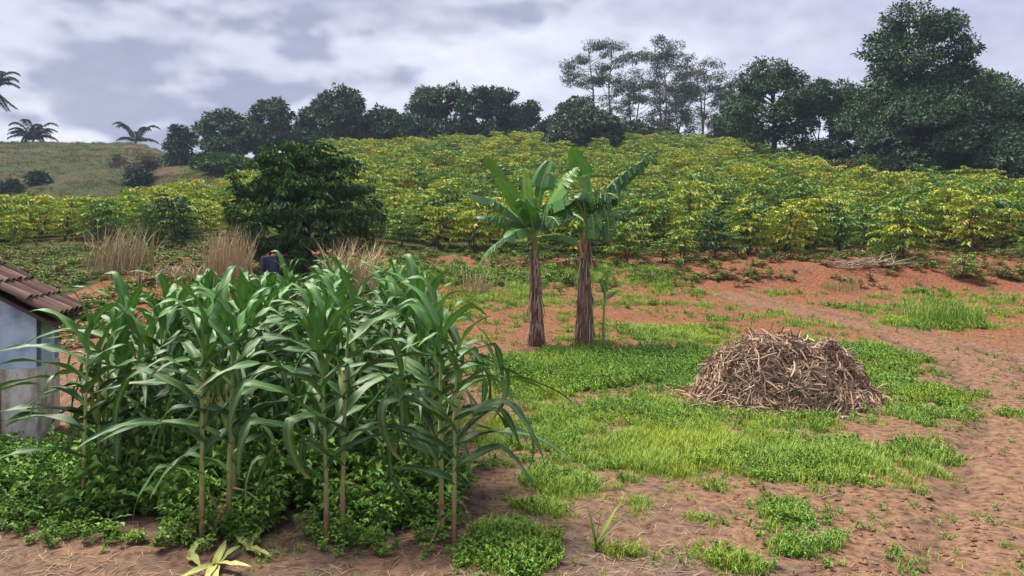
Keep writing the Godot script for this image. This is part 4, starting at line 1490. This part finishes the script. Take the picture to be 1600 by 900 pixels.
	var o4 := thing("bank_weeds", "pale green weeds covering the bank below the coffee bushes", "weeds", Vector3.ZERO)
	o4.set_meta("kind", "stuff")
	for q in 4:
		many("weed_leaves", tall[q], o4, bx[q], bc[q])
	# rough grass of the pasture
	rng.seed = 1225
	var px := [[], [], [], []]
	var pc := [[], [], [], []]
	for k in 9000:
		var d := rr(66.0, 156.0)
		var x := rr(-0.72, -0.3) * d
		if n_patch.get_noise_2d(x * 0.15, d * 0.15) + rr(-0.3, 0.3) < -0.1:
			continue
		var j := rng.randi() % 4
		place(px[j], pc[j], x, d, rr(3.0, 6.5), Color(0.6, 0.5, 0.8).lerp(Color(1.0, 0.62, 1.6), rng.randf()) * rr(0.5, 0.85), rr(0.5, 0.9))
	var o7 := thing("pasture_grass", "rough olive grass covering the pasture hill", "grass", Vector3.ZERO)
	o7.set_meta("kind", "stuff")
	for q in 4:
		many("grass_blades", tufts[q], o7, px[q], pc[q])
	# straw and clods on the bare earth
	rng.seed = 1230
	var straw := []
	for k in 3:
		var mb := MB.new()
		var L := rr(0.04, 0.09)
		var b := rr(-0.015, 0.015)
		mb.quad(Vector3(-L, 0.004, -0.002), Vector3(-L, 0.004, 0.002), Vector3(0, 0.009, 0.003 + b), Vector3(0, 0.009, -0.002 + b), Color(0.36, 0.26, 0.17))
		mb.quad(Vector3(0, 0.009, -0.002 + b), Vector3(0, 0.009, 0.003 + b), Vector3(L, 0.004, 0.002), Vector3(L, 0.004, -0.002), Color(0.36, 0.26, 0.17))
		straw.append(mb.done(mat("straw", 0.9, 0.2)))
	var sx := [[], [], []]
	var sc := [[], [], []]
	var cx := [[], []]
	var cc := [[], []]
	for k in 16000:
		var d := 4.5 + 14.0 * pow(rng.randf(), 2.0)
		var x := rr(-0.72, 0.72) * d
		var g := grass_at(x, d)
		if g > 0.6:
			continue
		var grey := smoothstep(2.6, 0.6, x) * smoothstep(7.8, 5.8, d)
		if rng.randf() < 0.35 + 0.65 * grey:
			var j := rng.randi() % 3
			place(sx[j], sc[j], x, d, rr(0.35, 1.1), Color.WHITE * rr(0.5, 1.25))
		elif rng.randf() < 0.4:
			var j := rng.randi() % 2
			place(cx[j], cc[j], x, d, rr(0.15, 0.6) * (1.7 if rng.randf() < 0.06 else 1.0), soil(x, d) * rr(0.75, 1.1), rr(0.6, 1.0))
	var o5 := thing("straw_litter", "scattered straw bits lying on the bare earth of the yard", "straw", Vector3.ZERO)
	o5.set_meta("kind", "stuff")
	for q in 3:
		many("straw", straw[q], o5, sx[q], sc[q])
	var o6 := thing("earth_crumbs", "small clods of earth lying loose on the yard", "clods", Vector3.ZERO)
	o6.set_meta("kind", "stuff")
	for q in 2:
		var mb := MB.new()
		var pp := PackedVector3Array()
		for r in 6:
			for s in 8:
				var a := PI * r / 5.0
				var th := TAU * s / 8.0
				var R := 0.035 * (1.0 + 0.5 * n_fine.get_noise_3d(cos(th) * 2.0 + q * 9.0, cos(a) * 2.0, sin(th) * 2.0) * 2.0)
				pp.push_back(Vector3(sin(a) * cos(th) * R, -cos(a) * R * 0.7 + 0.008, sin(a) * sin(th) * R))
		mb.grid(pp, 6, 8, PackedColorArray([Color.WHITE]), true)
		many("clods", mb.done(mat("clod", 1.0, 0.1)), o6, cx[q], cc[q])

# tussocks of tall grass, dry or green, as single things
func tussock(called: String, label: String, x: float, d: float, h: float, w: float, n: int, c1: Color, c2: Color, seed_: int, group := "", lean := 0.5, bw := 0.024) -> void:
	var me := tuft_mesh(seed_, n, h, w * 0.35, bw, c1, c2, mat("dry_leaf", 0.85) if c1.r > c1.g else mat("grass_blade", 0.6), lean)
	var t := thing(called, label, "grass tussock", on_ground(x, d), 0.0, group)
	part("blades", me, t)

func make_small_things() -> void:
	var dry1 := Color(0.36, 0.26, 0.15)
	var dry2 := Color(0.5, 0.38, 0.23)
	var dg := "dry grass tussocks behind the maize"
	tussock("dry_tussock", "tall dry straw coloured tussock beside the blue drum", -8.6, 23.5, 2.0, 1.7, 340, dry1, dry2, 1301, dg, 0.35)
	tussock("dry_tussock", "dry straw coloured tussock with spread blades in front of the mango tree", -4.7, 22.5, 1.75, 1.8, 340, dry1, dry2, 1302, dg, 0.75)
	tussock("dry_tussock", "wide faded dry tussock near the coffee rows behind the shed", -13.2, 26.0, 1.7, 2.4, 340, Color(0.3, 0.24, 0.13), Color(0.4, 0.32, 0.18), 1303, dg, 0.6)
	tussock("dry_tussock", "small thin dry tussock on the grassy bank beside the banana plants", -1.2, 24.5, 1.0, 1.2, 70, dry1, dry2, 1304, dg, 0.5)
	tussock("dry_tussock", "low dry tussock in the gap between the faded tussock and the blue drum", -10.6, 24.5, 0.7, 3.0, 220, Color(0.3, 0.22, 0.14), Color(0.38, 0.28, 0.18), 1305, dg, 0.9)
	tussock("green_tussock", "tall bright green grass clump beside the earth track", 10.9, 19.5, 0.72, 2.3, 620, Color(0.13, 0.25, 0.035), Color(0.22, 0.33, 0.05), 1306, "", 0.6, 0.014)
	tussock("green_tussock", "thin grass clump at the foot of the dead branches", 11.2, 26.2, 0.4, 1.6, 160, Color(0.15, 0.2, 0.05), Color(0.25, 0.25, 0.08), 1307, "", 0.6, 0.014)
	# grey heap of old straw
	rng.seed = 1310
	# blue drum
	var t := thing("water_drum", "dark blue plastic drum standing under the mango tree", "drum", on_ground(-7.75, 24.6, 0.02))
	var mb := MB.new()
	var prof := [[0.0, 0.0], [0.26, 0.0], [0.285, 0.03], [0.285, 0.26], [0.295, 0.29], [0.285, 0.32], [0.285, 0.58], [0.295, 0.61], [0.285, 0.64], [0.285, 0.88], [0.26, 0.93], [0.245, 0.93], [0.245, 0.9], [0.0, 0.9]]
	var pts := PackedVector3Array()
	for r in prof:
		for s in 24:
			pts.push_back(Vector3(cos(TAU * s / 24.0) * r[0], r[1], sin(TAU * s / 24.0) * r[0]))
	mb.grid(pts, prof.size(), 24, PackedColorArray([Color(0.012, 0.02, 0.06)]), true)
	part("body", mb.done(mat("blue_plastic", 0.4)), t)
	# seedling palm
	rng.seed = 1320
	var s := thing("palm_seedling", "young palm seedling with four upright leaves on bare earth", "seedling", on_ground(0.59, 5.42, 0.01))
	var lm := mat("seedling_leaf", 0.45, 0.5, Color(0.45, 0.5, 0.2))
	for l in [[0.42, 0.05, 0.1, 0.25, 0.0, 0.05], [0.4, 0.045, 0.35, 0.75, 0.2, 0.04], [0.37, 0.04, 0.08, 0.35, 2.9, 0.035], [0.3, 0.035, 0.55, 1.0, 0.3, 0.03]]:
		var me := strap_leaf(l[0], l[1], l[2], l[3], 1.2, 0.0, 0.5, rr(-0.4, 0.4), 0.08, vary(Color(0.17, 0.27, 0.045), 0.15), Color(0.3, 0.36, 0.1), lm, 0.08)
		part("leaf", me, s, Transform3D(Basis(Vector3.UP, l[4]), Vector3.ZERO))
	# husks pulled off and thrown down in front of the maize
	rng.seed = 1330
	var hm := mat("husk_leaf", 0.55, 0.45, Color(0.4, 0.4, 0.2))
	var hl := [["pale yellow maize husk with splayed leaves in front of the maize", -1.98, 5.12, 6, 0.36], ["wide opened pale green maize husk beside the splayed one", -1.86, 5.42, 5, 0.28], ["single pale husk leaf lying on bare earth at the maize edge", -2.22, 5.3, 2, 0.2]]
	for h in hl:
		var o := thing("maize_husk", h[0], "maize husk", on_ground(h[1], h[2], -0.02), 0.0, "maize husks on the ground")
		for k in h[3]:
			var c := Color(0.3, 0.36, 0.085).lerp(Color(0.42, 0.4, 0.14), rng.randf())
			var me := strap_leaf(h[4] * rr(0.8, 1.25), rr(0.05, 0.08), rr(0.9, 1.3), rr(1.62, 1.8), 0.6, 0.0, 0.5, rr(-0.6, 0.6), 0.1, c, Color(0.42, 0.44, 0.17), hm)
			part("husk_leaf", me, o, Transform3D(Basis(Vector3.UP, rr(-1.4, 1.9) + (2.4 if k % 3 == 0 else 0.0)), Vector3.ZERO))
	# small lone coffee bushes on the bank and the young banana among the coffee
	var km := coffee_mesh(560, 0.05, false)
	for l in [["round green coffee bush growing alone on the bank beside the track", 16.0, 27.3, 0.62], ["leafy green coffee bush at the end of the bank", 20.2, 29.2, 0.8], ["small green coffee bush on the bank above the red earth", 6.0, 30.6, 0.62]]:
		var o := thing("lone_coffee_bush", l[0], "coffee bush", on_ground(l[1], l[2], 0.02), l[1])
		o.scale = Vector3(1.15, 0.9, 1.15) * l[3]
		part("stem", km[0], o)
		part("foliage", km[1], o)
	rng.seed = 1340
	for l in [["young banana plant with pale leaves among the coffee bushes", 17.2, 37.0, 1.1], ["tall cane like plant rising above the coffee rows behind the banana plants", -5.2, 74.0, 1.9], ["second cane like plant rising above the coffee rows beside the tall one", -3.0, 72.0, 1.5]]:
		var o := thing("broadleaf_plant", l[0], "plant", on_ground(l[1], l[2], 0.02))
		mb = MB.new()
		mb.tube(PackedVector3Array([Vector3.ZERO, Vector3(0, l[3], 0)]), PackedFloat32Array([0.08, 0.05]), 7, Color(0.2, 0.25, 0.1))
		part("trunk", mb.done(mat("stalk", 0.55)), o)
		for k in 6:
			var a := k * 1.05
			var r := banana_leaf(Vector3(cos(a) * 0.35, 0.7, sin(a) * 0.35), Vector3(cos(a) * 0.9, 0.7, sin(a) * 0.9), 0.4, 0.4, 0.4, Color(0.1, 0.22, 0.07))
			part("leaf", r[0].done(mat("banana_leaf", 0.4)), o, Transform3D(Basis.IDENTITY, Vector3(0, l[3] * 0.95, 0)))
	# a cut stump and stakes left on the bank
	rng.seed = 1350
	var sl := [["thin pale stake standing on the bank above the maize", -4.5, 24.0, 0.5], ["short pale stake on the bank beside the dry tussock", -0.2, 26.0, 0.4]]
	for l in sl:
		mb = MB.new()
		limb(mb, Vector3(0, -0.05, 0), Vector3(0.03, l[3], 0.0), 0.03, 0.025, Color(0.42, 0.34, 0.22), 0.03)
		var o := part("stake", mb.done(mat("dead_wood", 0.9)), self)
		o.position = on_ground(l[1], l[2])
		tag(o, l[0], "stake", "stakes on the bank")
	# twigs and fallen leaves on the track
	var tw := [[1.95, 5.5, 0.3, 0.12, "short brown twig lying beside the earth track"], [2.35, 6.1, 2.0, 0.15, "bent grey twig lying on the earth beside the grass"], [2.1, 5.8, 1.0, 0.1, "pale twig lying on the tan earth of the track"], [2.75, 6.6, 0.5, 0.12, "dark twig on the tan earth near the track"]]
	for l in tw:
		mb = MB.new()
		limb(mb, Vector3(-l[3], 0.008, 0), Vector3(l[3], 0.012, 0.01), 0.008, 0.005, vary(Color(0.3, 0.2, 0.13), 0.3), 0.06)
		var o := part("twig", mb.done(mat("dead_wood", 0.9)), self)
		o.position = on_ground(l[0], l[1])
		o.rotation.y = l[2]
		tag(o, l[4], "twig", "twigs on the track")

# ------------------------------------------------------------------ build
func _ready() -> void:
	var cam := Camera3D.new()
	cam.name = "camera"
	cam.projection = Camera3D.PROJECTION_FRUSTUM
	cam.near = 0.1
	cam.far = 1500.0
	cam.size = 0.075
	cam.frustum_offset = Vector2(0, -0.00625)
	cam.position = Vector3(0, 2.2, 0)
	add_child(cam)
	cam.current = true

	var we := WorldEnvironment.new()
	we.name = "world"
	var env := Environment.new()
	env.background_mode = Environment.BG_SKY
	env.sky = make_sky()
	env.tonemap_mode = Environment.TONE_MAPPER_LINEAR
	env.tonemap_exposure = EXPOSURE
	env.fog_enabled = true
	env.fog_density = 0.0004
	env.fog_light_color = Color(0.82, 0.87, 1.0)
	env.sdfgi_enabled = true
	env.ssao_enabled = true
	env.ssil_enabled = true
	we.environment = env
	add_child(we)

	var sun := DirectionalLight3D.new()
	sun.name = "sun"
	sun.light_energy = SUN
	sun.light_angular_distance = 22.0
	sun.light_color = Color(1.0, 0.97, 0.93)
	sun.shadow_enabled = true
	add_child(sun)
	sun.look_at_from_position(Vector3(-9, 20, -4), Vector3.ZERO)

	n_ground.seed = 3
	n_ground.frequency = 0.12
	n_patch.seed = 8
	n_patch.frequency = 0.55
	n_patch.fractal_octaves = 5
	n_patch.fractal_gain = 0.55
	n_fine.seed = 15
	n_fine.frequency = 1.1
	n_fine.fractal_octaves = 4

	var t0 := Time.get_ticks_msec()
	sort_patches()
	make_ground()
	print("ground ", Time.get_ticks_msec() - t0)
	make_shed()
	make_trees()
	print("trees ", Time.get_ticks_msec() - t0)
	make_palms()
	make_coffee()
	print("coffee ", Time.get_ticks_msec() - t0)
	make_bananas()
	make_heap()
	rng.seed = 50
	make_maize_parts()
	make_maize_patch()
	print("maize ", Time.get_ticks_msec() - t0)
	make_low_growth()
	print("growth ", Time.get_ticks_msec() - t0)
	make_small_things()
	print("all ", Time.get_ticks_msec() - t0)

func make_maize_patch() -> void:
	var front := [
		[-3.46, 6.2, 1.5, "maize plant with two pale ears standing before the shed"], [-3.2, 6.55, 1.42, "maize plant just behind the eared one before the shed"],
		[-2.26, 5.6, 1.6, "tall maize plant in the second front clump from the shed"], [-2.1, 5.7, 1.55, "tall maize plant in the second front clump from the shed"], [-2.17, 6.0, 1.48, "tall maize plant in the second front clump from the shed"],
		[-1.34, 5.55, 1.44, "maize plant in the front clump behind the thrown husks, beside the bare leaning stalk"], [-1.24, 5.62, 1.76, "maize plant with long bare leaning stalk in the front row"],
		[-0.42, 5.55, 1.34, "maize plant at the patch corner reaching its leaves over the yard"], [-0.53, 5.75, 1.4, "maize plant in the corner clump beside the yard"], [-0.62, 6.15, 1.36, "maize plant in the corner clump beside the yard"]]
	var k := 0
	for f in front:
		k += 1
		maize(f[0], f[1], f[2], f[3], 2000 + k, Vector2(0.06, 0) if f[2] > 1.75 else Vector2.ZERO, fposmod(sin(k * 12.9) * 0.5, TAU))
	rng.seed = 60
	var spots := []
	for j in 11:
		for c in 7:
			var n := 2 if (j + c) % 3 else 3
			for q in n:
				var d := 6.6 + j * 0.66 + rr(-0.16, 0.16)
				var x := -0.5 - 0.9 * c - 0.21 * (d - 5.55) + rr(-0.14, 0.14)
				if x / d < -0.57 or (x < -4.35 and d > 7.7) or d > 13.6:
					continue
				spots.append([x, d, rr(1.3, 1.56)])
	for s in spots:
		k += 1
		maize(s[0], s[1], s[2], "green maize plant in the crowded inner rows of the patch", 2000 + k)
	print("maize plants ", k)
